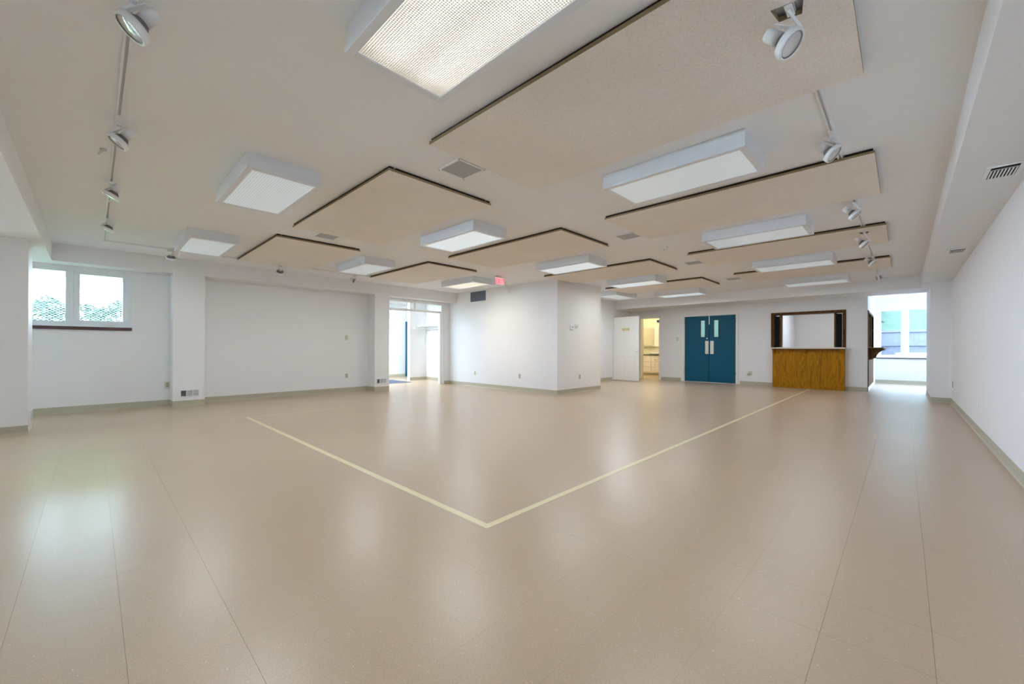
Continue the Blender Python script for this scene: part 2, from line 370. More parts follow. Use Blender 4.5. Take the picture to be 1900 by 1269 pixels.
# ---- ceiling, soffits and beams
ceil = MB().box(-14, 3, -9.8, 18, ZC, ZC + .2).build('ceiling', 'ceiling', kind='structure')
for nm, b, m in (('soffit', (XL, PX, -.44, YE, ZS, ZC), 'wall'), ('soffit', (.278, XR, YN, 11.93, ZS + .02, ZC), 'wall'),
                 ('soffit', (XC, .278, 12.6, YF, ZS, ZC), 'wall'), ('soffit', (.278, .40, 11.93, YF, ZS, ZC), 'wall'),
                 ('beam', (XL, .278, -1.25, -.44, ZS, ZC), 'ceiling')):
    MB().box(*b[:4], b[4], b[5] + .01).build(nm, m, ceil)

# ---- window opening sizes
W1 = (-.92, .476, 1.425, 2.405)         # left wall, in view
W0 = (-5.6, -2.9, .75, 2.405)           # left wall, behind the camera; unseen, added for daylight
W00 = (-8.9, -5.9, .75, 2.405)  # unseen too, added further back for more daylight
# left wall and pilasters
mb = MB(); wall_x(mb, XL - .2, XL, YN, 5.30, 0, ZC, (W1, W0, W00)); mb.box(XL - .2, XL, 7.29, YE, 0, ZC); mb.box(XL - .2, XL, 5.30, 7.29, 2.437, ZC)
wl = mb.build('wall_left', 'wall', kind='structure')
MB().box(XL, PX, 1.01, 1.48, 0, ZS).build('pilaster', 'wall', wl)
MB().box(XL - .2, PX, 4.90, 5.295, 0, ZS).build('pilaster', 'wall', wl)
# free-standing pillar
pillar = MB().box(-8.34, -7.86, -1.12, -.555, 0, ZS, bev=.006).build('pillar', 'wall', kind='structure')
# inner block with the exit sign
MB().box(XL, XB, YE, 9.35, 0, ZC).build('wall_inner', 'wall', kind='structure')
# corridor wall with the open door, room behind it
mb = MB(); wall_x(mb, XC - .15, XC, 9.35, YF, 0, ZC, ((12.43, 13.36, 0, 2.16),)); mb.box(-9.2, -9.05, 9.35, YF + FT, 0, ZC); mb.box(-9.05, XC - .15, YF, YF + FT, 0, ZC)
mb.build('wall_corridor', 'wall', kind='structure')
# far wall
PT = (-2.70, -1.14, 1.10, 2.062)
mb = MB(); wall_y(mb, YF, YF + FT, XC - .15, -.655, 0, ZC, ((-6.83, -6.10, 0, 2.17), (-5.26, -3.68, 0, 2.155), PT))
mb.build('wall_far', 'wall', kind='structure')
# right wall and pier
mb = MB(); mb.box(XR, XR + .2, YN, 11.93, 0, ZC); mb.box(.40, XR + .2, 11.93, 13.95, 0, ZC); mb.build('wall_right', 'wall_scuffed', kind='structure')
# wall behind the camera, with windows
NW = []
mb = MB(); wall_y(mb, YN - .2, YN, XL - .2, XR + .2, 0, ZC, NW); mb.build('wall_near', 'wall', kind='structure')
# vestibule
VX = -13.6
VG = (-13.2, -10.4, .05, 2.35)
mb = MB(); mb.box(VX - .15, VX, 3.6, 8.45, 0, ZC); mb.box(VX, -11.9, 8.3, 8.45, 0, ZC); mb.box(-11.9, -11.75, 7.30, 8.07, 0, ZC); mb.box(-11.75, XL, 7.92, 8.07, 0, ZC)
wall_y(mb, 3.6, 3.75, VX, XL - .2, 0, ZC, (VG,))
mb.build('wall_vestibule', 'wall', kind='structure')
# kitchen, sunroom
SW = [(-.545, -.035, .87, 2.32), (.100, .62, .87, 2.34), (.78, 1.9, .87, 2.34)]
SO = (14.0, 16.3, 1.13, 2.03)
mb = MB(); wall_x(mb, -.855, -.655, YF + FT, YK, 0, ZC, (SO,)); mb.build('wall_kitchen_side', 'wall', kind='structure')
mb = MB(); mb.box(-2.95, -2.80, YF + FT, YK, 0, ZC); mb.box(-2.95, -.655, YK, YK + .2, 0, ZC); mb.build('wall_kitchen', 'wall', kind='structure')
mb = MB(); wall_y(mb, YK, YK + .2, -.655, 2.4, 0, ZC, SW); wall_x(mb, 2.2, 2.4, 13.75, YK, 0, ZC, ((14.3, 17.2, .6, 2.4),)); mb.box(XR, 2.4, 13.75, 13.95, 0, ZC); mb.build('wall_sunroom', 'wall', kind='structure')
# bathroom
mb = MB(); mb.box(-8.6, -8.45, YF + FT, 16.35, 0, ZC); mb.box(-8.6, -5.9, 16.35, 16.5, 0, ZC); mb.box(-6.05, -5.9, YF + FT, 16.35, 0, ZC); mb.build('wall_bathroom', 'cream', kind='structure')

# ---- baseboards
def basex(name, x, y0, y1, side, m='base'):
    """vinyl cove base on a face x = const; side = +1 when the room lies at larger x"""
    s = side; h = .105
    MB().prism([(x, 0.0), (x + s * .016, 0.0), (x + s * .007, .012), (x + s * .004, .03), (x + s * .004, h - .003), (x, h)], y0, y1, 1).build(name, m, kind='structure')
def basey(name, y, x0, x1, side, m='base'):
    s = side; h = .105
    MB().prism([(y, 0.0), (y + s * .016, 0.0), (y + s * .007, .012), (y + s * .004, .03), (y + s * .004, h - .003), (y, h)], x0, x1, 0).build(name, m, kind='structure')
basex('baseboard_left', XL, YN, 1.01, 1); basex('baseboard_left', XL, 1.48, 4.90, 1); basex('baseboard_left', PX, 1.01, 1.48, 1); basex('baseboard_left', PX, 4.90, 5.295, 1)
basex('baseboard_left', XL, 7.30, YE, 1)
basey('baseboard_pilaster', 1.48, XL, PX, 1); basey('baseboard_pilaster', 1.01, XL, PX, -1); basey('baseboard_pilaster', 4.90, XL, PX, -1)
basex('baseboard_pillar', -7.86, -1.12, -.555, 1)
basey('baseboard_inner', YE, XL, XB, -1); basex('baseboard_inner', XB, YE, 9.35, 1); basey('baseboard_inner', 9.35, XC, XB, 1)
basex('baseboard_corridor', XC, 9.35, 12.36, 1)
basey('baseboard_far', YF, -6.04, -5.36, -1); basey('baseboard_far', YF, -3.58, -2.70, -1); basey('baseboard_far', YF, -1.10, -.655, -1)
basey('baseboard_far', YF, XC, -6.90, -1)
basey('baseboard_pier', 11.93, .40, XR, -1); basex('baseboard_right', XR, YN, 11.93, -1); basex('baseboard_pier', .40, 11.93, 13.95, -1)
basex('baseboard_vestibule', -11.75, 7.30, 7.92, 1); basey('baseboard_vestibule', 7.92, -11.75, XL, -1); basex('baseboard_vestibule', VX, 3.75, 8.3, 1)
basey('baseboard_sunroom', YK, -.655, 2.2, -1); basey('baseboard_bathroom', 16.35, -8.45, -6.05, -1)

# ================================================================== windows
def window_x(name, x, W, sashes, gl='glass'):
    """white vinyl window in a wall x = const (room at larger x); sashes = list of (ya, yb, inset of glass)"""
    ya, yb, za, zb = W
    mb = MB(); d0, d1 = x - .13, x - .03
    fw = .035
    mb.box(d0, d1, ya, yb, za, za + fw); mb.box(d0, d1, ya, yb, zb - fw, zb); mb.box(d0, d1, ya, ya + fw, za + fw, zb - fw); mb.box(d0, d1, yb - fw, yb, za + fw, zb - fw)
    f = mb.build(name, 'vinyl', kind='structure')
    for (a, b, e) in sashes:
        m = MB(); z0, z1 = za + fw, zb - fw
        m.box(x - .10, x - .045, a, b, z0, z0 + e, bev=.004); m.box(x - .10, x - .045, a, b, z1 - e, z1, bev=.004); m.box(x - .10, x - .045, a, a + e, z0 + e, z1 - e); m.box(x - .10, x - .045, b - e, b, z0 + e, z1 - e)
        s = m.build('window_sash', 'vinyl', f)
        MB().box(x - .076, x - .070, a + e, b - e, z0 + e, z1 - e).build('pane', gl, s)
    return f
wf = window_x('window_1', XL, W1, [(-.885, -.262, .046), (-.215, .441, .070)], 'glass_grey')
MB().box(XL - .13, XL - .03, -.262, -.215, W1[2] + .035, W1[3] - .035, bev=.005).build('mullion', 'vinyl', wf)
MB().cyl((XL - .045, .256, 1.475), (XL - .01, .256, 1.470), .012).cyl((XL - .015, .256, 1.472), (XL - .012, .19, 1.468), .006).build('crank_handle', 'white', wf)
MB().box(XL - .045, XL - .02, -.185, -.165, 1.62, 1.74, bev=.004).build('latch', 'white', wf)
m = MB().box(XL - .03, XL + .035, W1[0] - .02, W1[1] + .012, 1.370, 1.422, bev=.005); m.build('window_sill', 'sillwood', wf)
# expanded-metal security screen outside
m = MB(); px, pz, th = .062, .040, .0038; xx = XL - .165
nz = int((W1[3] - W1[2]) / (pz / 2)); ny = int((W1[1] - W1[0]) / (px / 2))
for i in range(nz + 1):
    z = W1[2] + i * pz / 2
    for j in range(ny):
        y0 = W1[0] + j * px / 2; up = 1 if (i + j) % 2 else -1
        a, b = z - up * pz / 4 * .62, z + up * pz / 4 * .62
        m.bm.faces.new([m.bm.verts.new(p) for p in ((xx + .013, y0, a - th), (xx + .013, y0 + px / 2, b - th), (xx, y0 + px / 2, b + th), (xx, y0, a + th))])
sm = m.build('security_screen', 'mesh', wf, 'stuff'); sd = sm.modifiers.new('thick', 'SOLIDIFY'); sd.thickness = .0015
window_x('window_2', XL, W0, [(-5.565, -4.27, .06), (-4.23, -2.935, .06)]); window_x('window_10', XL, W00, [(-8.865, -7.42, .06), (-7.38, -5.935, .06)])
portal((XL - .19, -7.4, 1.58), (0, -HP, 0), 1.64, 2.98)
portal((XL - .19, -.22, 1.91), (0, -HP, 0), .96, 1.38); portal((XL - .19, -4.25, 1.58), (0, -HP, 0), 1.64, 2.68)

def window_y(name, y, x0, x1, z0, z1, side, e=.05, gl='glass', m='vinyl'):
    """side = -1: the room lies at smaller y"""
    s = side; a, b = sorted((y - s * .03, y - s * .13)); mb = MB()
    mb.box(x0, x1, a, b, z0, z0 + e, bev=.003); mb.box(x0, x1, a, b, z1 - e, z1, bev=.003); mb.box(x0, x0 + e, a, b, z0 + e, z1 - e); mb.box(x1 - e, x1, a, b, z0 + e, z1 - e)
    f = mb.build(name, m, kind='structure'); yy = y - s * .08
    MB().box(x0 + e, x1 - e, yy - .003, yy + .003, z0 + e, z1 - e).build('pane', gl, f)
    return f
for k, q in enumerate(SW): window_y('window_%d' % (3 + k), YK, q[0], q[1], q[2], q[3], -1, .03, 'glass_film')
MB().box(-.625, 2.15, YK - .05, YK, .782, .812, bev=.003).build('trim_1', 'sillwood', kind='structure')
MB().box(-.625, 2.15, YK - .03, YK, .812, .87).build('trim_2', 'white2', kind='structure')
for k, q in enumerate(NW): window_y('window_%d' % (11 + k), YN, q[0], q[1], q[2], q[3], 1, .05); portal(((q[0] + q[1]) / 2, YN - .19, 1.6), (HP, 0, 0), q[1] - q[0], 1.4)
portal((.75, YK + .19, 1.6), (-HP, 0, 0), 2.6, 1.45)
mb = MB()
for q in ((14.3, 17.2, .6, .65), (14.3, 17.2, 2.35, 2.4), (14.3, 14.35, .65, 2.35), (17.15, 17.2, .65, 2.35), (15.7, 15.8, .65, 2.35)): mb.box(2.25, 2.33, *q)
sg = mb.build('window_6', 'vinyl', kind='structure'); MB().box(2.288, 2.294, 14.35, 17.15, .65, 2.35).build('pane', 'glass_wired', sg); portal((2.39, 15.75, 1.5), (0, HP, 0), 1.8, 2.9)  # unseen side window, added to brighten the sunroom
vg = window_y('window_9', 3.75, VG[0], VG[1], VG[2], VG[3], 1, .06, 'glass_film')
MB().box(-11.83, -11.77, 3.62, 3.72, .11, 2.29).build('mullion', 'vinyl', vg)
portal((-11.8, 3.58, 1.2), (HP, 0, 0), 2.8, 2.3)

# ---- opening frame with transom between hall and vestibule
mb = MB(); xa, xb = XL - .16, XL - .01
mb.box(xa, xb, 5.30, 7.29, 2.35, 2.425, bev=.004); mb.box(xa + .03, xb - .03, 5.30, 7.20, 2.11, 2.165, bev=.003); mb.box(xa, xb, 7.20, 7.29, 0, 2.35, bev=.004); mb.box(xa + .04, xb - .02, 7.165, 7.20, 0, 2.11, bev=.003)
tr = mb.build('trim_3', 'white2', kind='structure')
MB().box(xa + .04, xb - .04, 6.285, 6.345, 2.165, 2.35).build('transom_mullion', 'white2', tr)
for a, b in ((5.30, 6.285), (6.345, 7.20)): MB().box(XL - .088, XL - .082, a, b, 2.165, 2.35).build('pane', 'glass', tr)
MB().box(XL - .01, XL + .004, 5.30, 7.29, 2.425, 2.432).build('trim_4', 'dark', kind='structure')

# ================================================================== doors
# teal double doors
def casing_y(name, x0, x1, z1, y, w=.055, t=.018, m='white2'):
    mb = MB(); mb.box(x0 - w, x0, y - t, y, 0, z1 + w, bev=.004); mb.box(x1, x1 + w, y - t, y, 0, z1 + w, bev=.004); mb.box(x0, x1, y - t, y, z1, z1 + w, bev=.004)
    mb.box(x0, x0 + .02, y, y + .1, 0, z1); mb.box(x1 - .02, x1, y, y + .1, 0, z1); mb.box(x0 + .02, x1 - .02, y, y + .1, z1 - .02, z1)
    return mb.build(name, m, kind='structure')
casing_y('trim_5', -5.26, -3.68, 2.155, YF)
MB().box(-5.26, -3.68, YF - .02, YF + .1, 0, .012, bev=.003).build('trim_6', 'steel', kind='structure')
DZ = 2.128
gw = [(-4.735, -4.600), (-4.335, -4.195)]
for k, (x0, x1) in enumerate(((-5.236, -4.474), (-4.462, -3.704))):
    g0, g1 = gw[k]; mb = MB(); wall_y(mb, YF + .012, YF + .057, x0, x1, .016, DZ, ((g0, g1, 1.455, 1.99),))
    d = mb.build('door_%d' % (1 + k), 'teal', kind='structure')
    d['label'] = ('teal steel door leaf hinged nearer the bathroom doorway', 'teal steel door leaf hinged nearer the serving hatch')[k]
    mb = MB(); e = .014
    for a, b, c, f in ((g0 - e, g1 + e, 1.455 - e, 1.455 + .004), (g0 - e, g1 + e, 1.99 - .004, 1.99 + e), (g0 - e, g0 + .004, 1.455, 1.99), (g1 - .004, g1 + e, 1.455, 1.99)): mb.box(a, b, YF + .006, YF + .012, c, f)
    mb.build('glazing_bead', 'dark', d)
    MB().box(g0, g1, YF + .03, YF + .036, 1.455, 1.99).build('pane', 'glass_wired', d)
    p0 = (-4.592, -4.492)[k] if k == 0 else -4.440
    MB().box(p0, p0 + .105, YF + .008, YF + .0125, .915, 1.33, bev=.0015).build('push_plate', 'steel', d)
    hx = x0 - .014 if k == 0 else x1 + .014
    for hz in (.25, 1.90): MB().cyl((hx, YF + .004, hz), (hx, YF + .004, hz + .12), .011).build('hinge', 'steel', d)
    if k == 0:
        MB().cyl((-4.535, YF + .014, 1.41), (-4.535, YF - .002, 1.41), .022).build('lock_cylinder', 'steel', d)
MB().box(-4.480, -4.458, YF + .004, YF + .011, 1.86, 2.125).build('trim_7', 'steel', kind='structure')
m = MB(); m.box(-5.24, -5.215, YF + .059, YF + .075, .012, 2.135).box(-3.725, -3.70, YF + .059, YF + .075, .012, 2.135).box(-5.24, -3.70, YF + .059, YF + .075, 2.115, 2.135).box(-5.24, -3.70, YF + .059, YF + .075, .012, .03).box(-4.49, -4.446, YF + .0575, YF + .075, .03, 2.115)
m.build('trim_11', 'teal', kind='structure')  # strips added behind the leaves to block daylight in the gaps
# bathroom doorway casing
casing_y('trim_8', -6.83, -6.10, 2.17, YF, .06)
mb = MB(); mb.box(-6.83, -6.825, YF + .1, YF + FT, 0, 2.17); mb.build('trim_9', 'cream', kind='structure')
# open white panel door
casing = MB(); casing.box(XC, XC + .018, 12.36, 12.43, 0, 2.23, bev=.004).box(XC, XC + .018, 13.36, 13.43, 0, 2.23, bev=.004).box(XC, XC + .018, 12.43, 13.36, 2.16, 2.23, bev=.004)
casing.build('trim_10', 'white2', kind='structure')
LY = 12.405; lx0, lx1 = XC + .03, XC + .955
mb = MB(); mb.box(lx0, lx1, LY, LY + .035, .012, 2.145, bev=.003)
dr = mb.build('door_3', 'doorwhite', kind='structure')
dr['label'] = 'white panel door standing open beside the teal double doors'
cols = ((lx0 + .11, lx0 + .43), (lx0 + .50, lx0 + .82)); rows = ((.18, .84), (1.04, 1.66), (1.76, 1.98))
for (a, b) in cols:
    for (c, d) in rows:
        m = MB()   # moulded panel: raised rim with a field inside
        for q in ((a, b, c, c + .022), (a, b, d - .022, d), (a, a + .022, c + .022, d - .022), (b - .022, b, c + .022, d - .022)): m.box(q[0], q[1], LY - .006, LY, q[2], q[3], bev=.0025)
        m.box(a + .05, b - .05, LY - .005, LY, c + .05, d - .05, bev=.003)
        m.build('door_panel', 'doorwhite', dr)
kz = 1.0
m = MB(); kx = lx1 - .065
Mk = Matrix.Translation((kx, LY, kz)) @ Matrix.Rotation(HP, 4, 'X')
m.lathe([(0, -.035 - .062), (.018, -.035 - .060), (.027, -.035 - .045), (.022, -.035 - .030), (.010, -.035 - .022), (.010, -.035 - .008), (.030, -.035 - .005), (.030, -.035)], Mk, 16)
m.lathe([(0, .062), (.018, .060), (.027, .045), (.022, .030), (.010, .022), (.010, .008), (.030, .005), (.030, 0)], Mk, 16)
m.build('door_knob', 'chrome', dr)
m = MB(); m.box(lx0 + .33, lx0 + .59, LY - .012, LY - .006, 1.685, 1.755, bev=.003); pl = m.build('name_plate', 'brass', dr)
MB().box(lx0 + .385, lx0 + .535, LY - .0135, LY - .012, 1.705, 1.735).build('plate_inlay', 'plate', pl)
# teal door at the back of the vestibule
d = MB().box(VX + .002, -12.60, 8.255, 8.30, .01, 2.08, bev=.003).build('door_4', 'teal', kind='structure')
d['label'] = 'teal door at the back of the vestibule'

# ================================================================== pass-through and bar
ph = thing('serving_hatch', 'dark oak framed serving hatch with folded shutters above the oak bar', 'serving hatch', (-1.92, YF, 1.10))
def at(o, mb, name, m, parent=None):
    """build world-space mesh under an Empty that sits at a location"""
    loc = Vector(o.location); bmesh.ops.translate(mb.bm, verts=mb.bm.verts, vec=-loc)
    return mb.build(name, m, parent or o)
x0, x1, z0, z1 = -2.764, -1.079, 1.125, 2.117
m = MB(); m.box(x0, x0 + .075, YF - .022, YF - .0005, z0, z1, bev=.004); m.box(x1 - .075, x1, YF - .022, YF - .0005, z0, z1, bev=.004); m.box(x0 + .075, x1 - .075, YF - .022, YF - .0005, z1 - .062, z1, bev=.004)
m.box(-2.699, -2.685, YF, YF + FT, z0, 2.061); m.box(-1.155, -1.141, YF, YF + FT, z0, 2.061); m.box(-2.685, -1.155, YF, YF + FT, 2.047, 2.061)
at(ph, m, 'frame', 'oakdark')
for sgn, xe in ((1, x0 + .10), (-1, x1 - .10)):
    m = MB(); a, b = sorted((xe, xe + sgn * .105)); m.box(a, b, YF + .03, YF + .22, z0 + .004, z1 - .10); at(ph, m, 'folded_shutter', 'black')
    m = MB(); a, b = sorted((xe + sgn * .107, xe + sgn * .148)); m.box(a, b, YF + .012, YF + .20, z0 + .004, z1 - .065, bev=.003); at(ph, m, 'shutter_stile', 'oakdark')
bar = thing('oak_bar', 'golden oak veneer bar front with a pale counter ledge beneath the hatch', 'bar', (-1.92, YF, 0))
BF = YF - .19
bx0, bx1 = -2.690, -1.095
mid = -1.93
for a, b in ((bx0 + .02, mid - .001), (mid + .001, bx1 - .02)): at(bar, MB().box(a, b, BF, BF + .02, .012, 1.06), 'veneer_panel', 'oak')
at(bar, MB().box(bx0, bx0 + .02, BF - .004, YF - .001, 0, 1.06, bev=.003), 'end_stile', 'oak'); at(bar, MB().box(bx1 - .02, bx1, BF - .004, YF - .001, 0, 1.06, bev=.003), 'end_stile', 'oak')
at(bar, MB().box(bx0, bx1, BF - .008, BF, 0, .07, bev=.003), 'plinth_strip', 'oak')
at(bar, MB().box(bx0 - .02, bx1 + .02, BF - .12, YF - .0005, 1.085, 1.122, bev=.006), 'counter', 'countertop'); at(ph, MB().box(-2.684, -1.156, YF, YF + FT, 1.101, 1.1245), 'hatch_sill', 'countertop')
at(bar, MB().box(bx0, bx1, BF - .10, YF - .001, 1.06, 1.085), 'counter_apron', 'oakdark')
for cx in (bx0 + .03, mid + .01, bx1 - .03):
    m = MB(); pts = [(BF, 1.06), (BF - .10, 1.06), (BF - .10, 1.03), (BF - .075, 1.0), (BF - .035, .97), (BF - .015, .93), (BF - .012, .86), (BF, .85)]
    m.prism(pts, cx - .02, cx + .02, 0); at(bar, m, 'corbel', 'oak')
# side hatch with counter, round the corner
sh = thing('side_counter', 'wood panelled side counter with curved brackets facing the sunroom', 'bar', (-.655, 15.1, 0))
m = MB(); X = -.655
m.box(X - .2, X + .012, SO[0] - .05, SO[0], 1.13, 2.08, bev=.003); m.box(X - .2, X + .012, SO[1], SO[1] + .05, 1.13, 2.08, bev=.003); m.box(X - .2, X + .012, SO[0], SO[1], 2.03, 2.08, bev=.003); m.box(X - .08, X + .010, 15.12, 15.20, 1.13, 2.03)
at(sh, m, 'hatch_frame', 'oakdark')
at(sh, MB().box(X - .2, X + .30, 13.96, 16.40, 1.085, 1.125, bev=.006), 'counter', 'oakdark')
at(sh, MB().box(X, X + .012, YF - .004, YF + .05, 0, 2.08, bev=.002), 'corner_trim', 'oakdark')
for yy in (14.1, 15.1, 16.1):
    m = MB(); pts = [(X, 1.085), (X + .27, 1.085), (X + .27, 1.06), (X + .20, 1.03), (X + .13, .97), (X + .09, .90), (X + .07, .82), (X, .80)]
    m.prism(pts, yy - .03, yy + .03, 1); at(sh, m, 'bracket', 'oakdark')
for a in (13.98, 14.76, 15.54): at(sh, MB().box(X, X + .012, a, a + .76, .1, 1.08, bev=.004), 'side_panel', 'oakdark')

# ================================================================== ceiling light boxes
LH = .135
LAMP_W, LAMP_COL = 2.1, (.86, .94, 1.0)
def light_box(lens, label, x, y, rz=0, power=1.0):
    t = thing('ceiling_light', label, 'ceiling light', (x, y, ZC), rz, 'fluorescent light boxes on the ceiling')
    a, b = .595, .295
    m = MB(); m.box(-a, a, -b, b, -.105, -.001); m.build('housing', 'fixture', t)
    m = MB(); a2, b2, li = a + .004, b + .004, .048
    # door frame: bevelled ring
    for (p, q, r, s) in ((-a2, a2, -b2, -b2 + li), (-a2, a2, b2 - li, b2), (-a2, -a2 + li, -b2 + li, b2 - li), (a2 - li, a2, -b2 + li, b2 - li)): m.box(p, q, r, s, -LH, -.103, bev=.003)
    m.build('door_frame', 'fixture', t)
    MB().box(-a2 + li, a2 - li, -b2 + li, b2 - li, -LH + .006, -LH + .011).build('lens', lens, t)
    if power:
        l = bpy.data.lights.new('tube_light', 'AREA'); l.shape = 'RECTANGLE'; l.size = 1.09; l.size_y = .49; l.energy = LAMP_W * power; l.color = LAMP_COL  # area lamp added under each box to fill the hall with light
        o = bpy.data.objects.new('tube_light', l); COL.objects.link(o); o.parent = t; o.location = (0, 0, -LH - .004)
    return t
CX, BX, AX = -1.435, -4.485, -7.53
RY = [1.18, 3.62, 6.21, 8.81, 11.43]
ordn = ['nearest', 'second', 'third', 'fourth', 'farthest']
light_box('lens_lit', 'brightly lit ceiling light box with a glowing dotted lens nearest the camera', CX, RY[0], 0, .7)
for k in range(1, 5): light_box('lens_off', ['', 'pale ceiling light box between the two nearest panels along the blank side wall', 'pale ceiling light box just before the third panel along the blank side wall', 'pale ceiling light box just before the fourth panel along the blank side wall', 'pale ceiling light box closest to the serving hatch'][k], CX, RY[k], 0, .72)
for k, s in enumerate(('pale ceiling light box with ribbed lens in the middle row nearest the camera', 'pale ceiling light box second from the camera in the middle row', 'pale ceiling light box near the outer wall corner by the EXIT sign', 'pale ceiling light box fourth from the camera in the middle row', 'pale ceiling light box closest to the teal double doors')): light_box('lens_off' if k == 0 else 'lens_soft', s, BX, RY[k])
light_box('lens_off', 'pale ceiling light box beside the track near the mesh-screened window', AX, RY[0])
light_box('lens_off', 'pale ceiling light box above the track in front of the recessed wall', AX + .12, RY[1])
light_box('lens_dim', 'softly lit ceiling light box with yellowish lens above the dark wall grille', AX, RY[2])
light_box('lens_off', 'pale ceiling light box turned crosswise in the corridor by the panel door', -6.0, 10.65, HP, 1.7)
# unseen fixtures behind the camera, added as extra light
for X, q in ((AX, 'window wall'), (BX, 'middle'), (CX, 'blank side wall')):
    for Y, r in ((-2.6, 'first'), (-5.2, 'second')): light_box('lens_bright', 'lit ceiling light box behind the camera, %s row, nearer the %s' % (r, q), X, Y, 0, .1)

# ================================================================== acoustic panels
def panel(label, x0, x1, y0, y1, hole=None):
    t = thing('acoustic_panel', label, 'ceiling panel', ((x0 + x1) / 2, (y0 + y1) / 2, ZC), 0, 'beige wood fibre panels hung under the ceiling')
    a, b = (x1 - x0) / 2, (y1 - y0) / 2; zt, zb = -.0215, -.046
    m = MB(); bm = m.bm
    if not hole:
        m.box(-a, a, -b, b, zb, zt, bev=.006)
    else:
        hx0, hx1, hy0, hy1 = [h - c for h, c in zip(hole, (t.location.x, t.location.x, t.location.y, t.location.y))]
        O = [(-a, -b), (a, -b), (a, b), (-a, b)]; I = [(hx0, hy0), (hx1, hy0 + .02), (hx1 - .02, hy1), (hx0 + .015, hy1 - .015)]
        V = {(k, z): [bm.verts.new((*p, z)) for p in q] for k, q in (('o', O), ('i', I)) for z in (zb, zt)}
        for i in range(4):
            j = (i + 1) % 4
            for z in (zb, zt): bm.faces.new((V['o', z][i], V['o', z][j], V['i', z][j], V['i', z][i]))
            for k in 'oi': bm.faces.new((V[k, zb][i], V[k, zb][j], V[k, zt][j], V[k, zt][i]))
    bmesh.ops.recalc_face_normals(bm, faces=bm.faces)
    for f in bm.faces:
        if abs(f.normal.z) < .6: f.material_index = 1
    m.build('panel_board', ['panel', 'panel_edge'], t)
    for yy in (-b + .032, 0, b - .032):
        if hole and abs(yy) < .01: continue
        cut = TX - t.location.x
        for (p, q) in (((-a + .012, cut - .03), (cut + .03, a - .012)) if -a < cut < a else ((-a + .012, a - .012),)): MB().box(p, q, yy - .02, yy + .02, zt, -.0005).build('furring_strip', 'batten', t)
    for xx in (-a + .032, a - .032): MB().box(xx - .02, xx + .02, -b + .08, b - .08, zt, -.0005).build('furring_strip', 'batten', t)  # dark strips along the rim paint the shadow line above the board
TX = -.385
panel('largest beige fibre panel nearest the camera, cut round a track spotlight', -2.651, -0.167, 1.815, 3.066, (TX - .065, TX + .06, 2.195, 2.315))
panel('beige fibre panel second from the camera along the blank side wall', -2.643, -0.167, 4.363, 5.588)
panel('beige fibre panel third from the camera along the blank side wall, with a small cut-out', -2.625, -0.159, 6.973, 8.172, (TX - .055, TX + .055, 7.20, 7.32))
panel('beige fibre panel farthest along the blank side wall before the serving hatch', -2.625, -0.164, 9.526, 10.777)
panel('beige fibre panel nearest the camera in the middle row', -5.778, -3.286, 1.825, 3.066)
panel('beige fibre panel second from the camera in the middle row', -5.778, -3.292, 4.348, 5.568)
panel('beige fibre panel overhanging the outer wall corner with the thermostat', -5.742, -3.271, 6.952, 8.183)
panel('beige fibre panel farthest in the middle row toward the teal doors', -5.742, -3.261, 9.516, 10.777)
panel('beige fibre panel above the window wall nearest the camera', -8.665, -6.409, 1.815, 3.056)
panel('beige fibre panel above the window wall in front of the vestibule opening', -8.665, -6.378, 4.348, 5.558)

# ================================================================== ceiling speakers
def speaker(label, x, y):
    t = thing('ceiling_speaker', label, 'speaker', (x, y, ZC), 0, 'square speaker grilles in the ceiling')
    m = MB(); h = .155
    for q in ((-h, h, -h, -h + .022), (-h, h, h - .022, h), (-h, -h + .022, -h + .022, h - .022), (h - .022, h, -h + .022, h - .022)): m.box(*q, -.012, -.0005, bev=.003)
    m.build('frame', 'white', t)
    MB().box(-h + .022, h - .022, -h + .022, h - .022, -.008, -.002).build('grille', 'grille', t)
    for sx, sy in ((-1, -1), (-1, 1), (1, -1), (1, 1)): MB().cyl((sx * (h - .011), sy * (h - .011), -.0135), (sx * (h - .011), sy * (h - .011), -.011), .005, 8).build('screw', 'dark', t)
    return t
for s, x, y in (('square grey speaker grille beside the largest nearest beige panel', -2.88, 2.32), ('square grey speaker grille beside the second panel along the blank side wall', -2.85, 5.36),
                ('square grey speaker grille beside the third panel along the blank side wall', -2.84, 7.85), ('square grey speaker grille beside the farthest panel before the hatch', -2.82, 10.28),
                ('square grey speaker grille between the nearest middle panel and the window-side panel', -6.0, 2.36)): speaker(s, x, y)
# small smoke sensor
t = thing('smoke_detector', 'small white box sensor on the ceiling between the panel rows', 'detector', (-2.76, 6.36, ZC))
MB().lathe([(.052, -.001), (.052, -.018), (.042, -.032), (.02, -.036), (0, -.036)], Matrix.Identity(4), 20).build('body', 'white', t)
MB().lathe([(.012, -.036), (.010, -.041), (0, -.042)], Matrix.Identity(4), 10).build('indicator', 'grille', t)

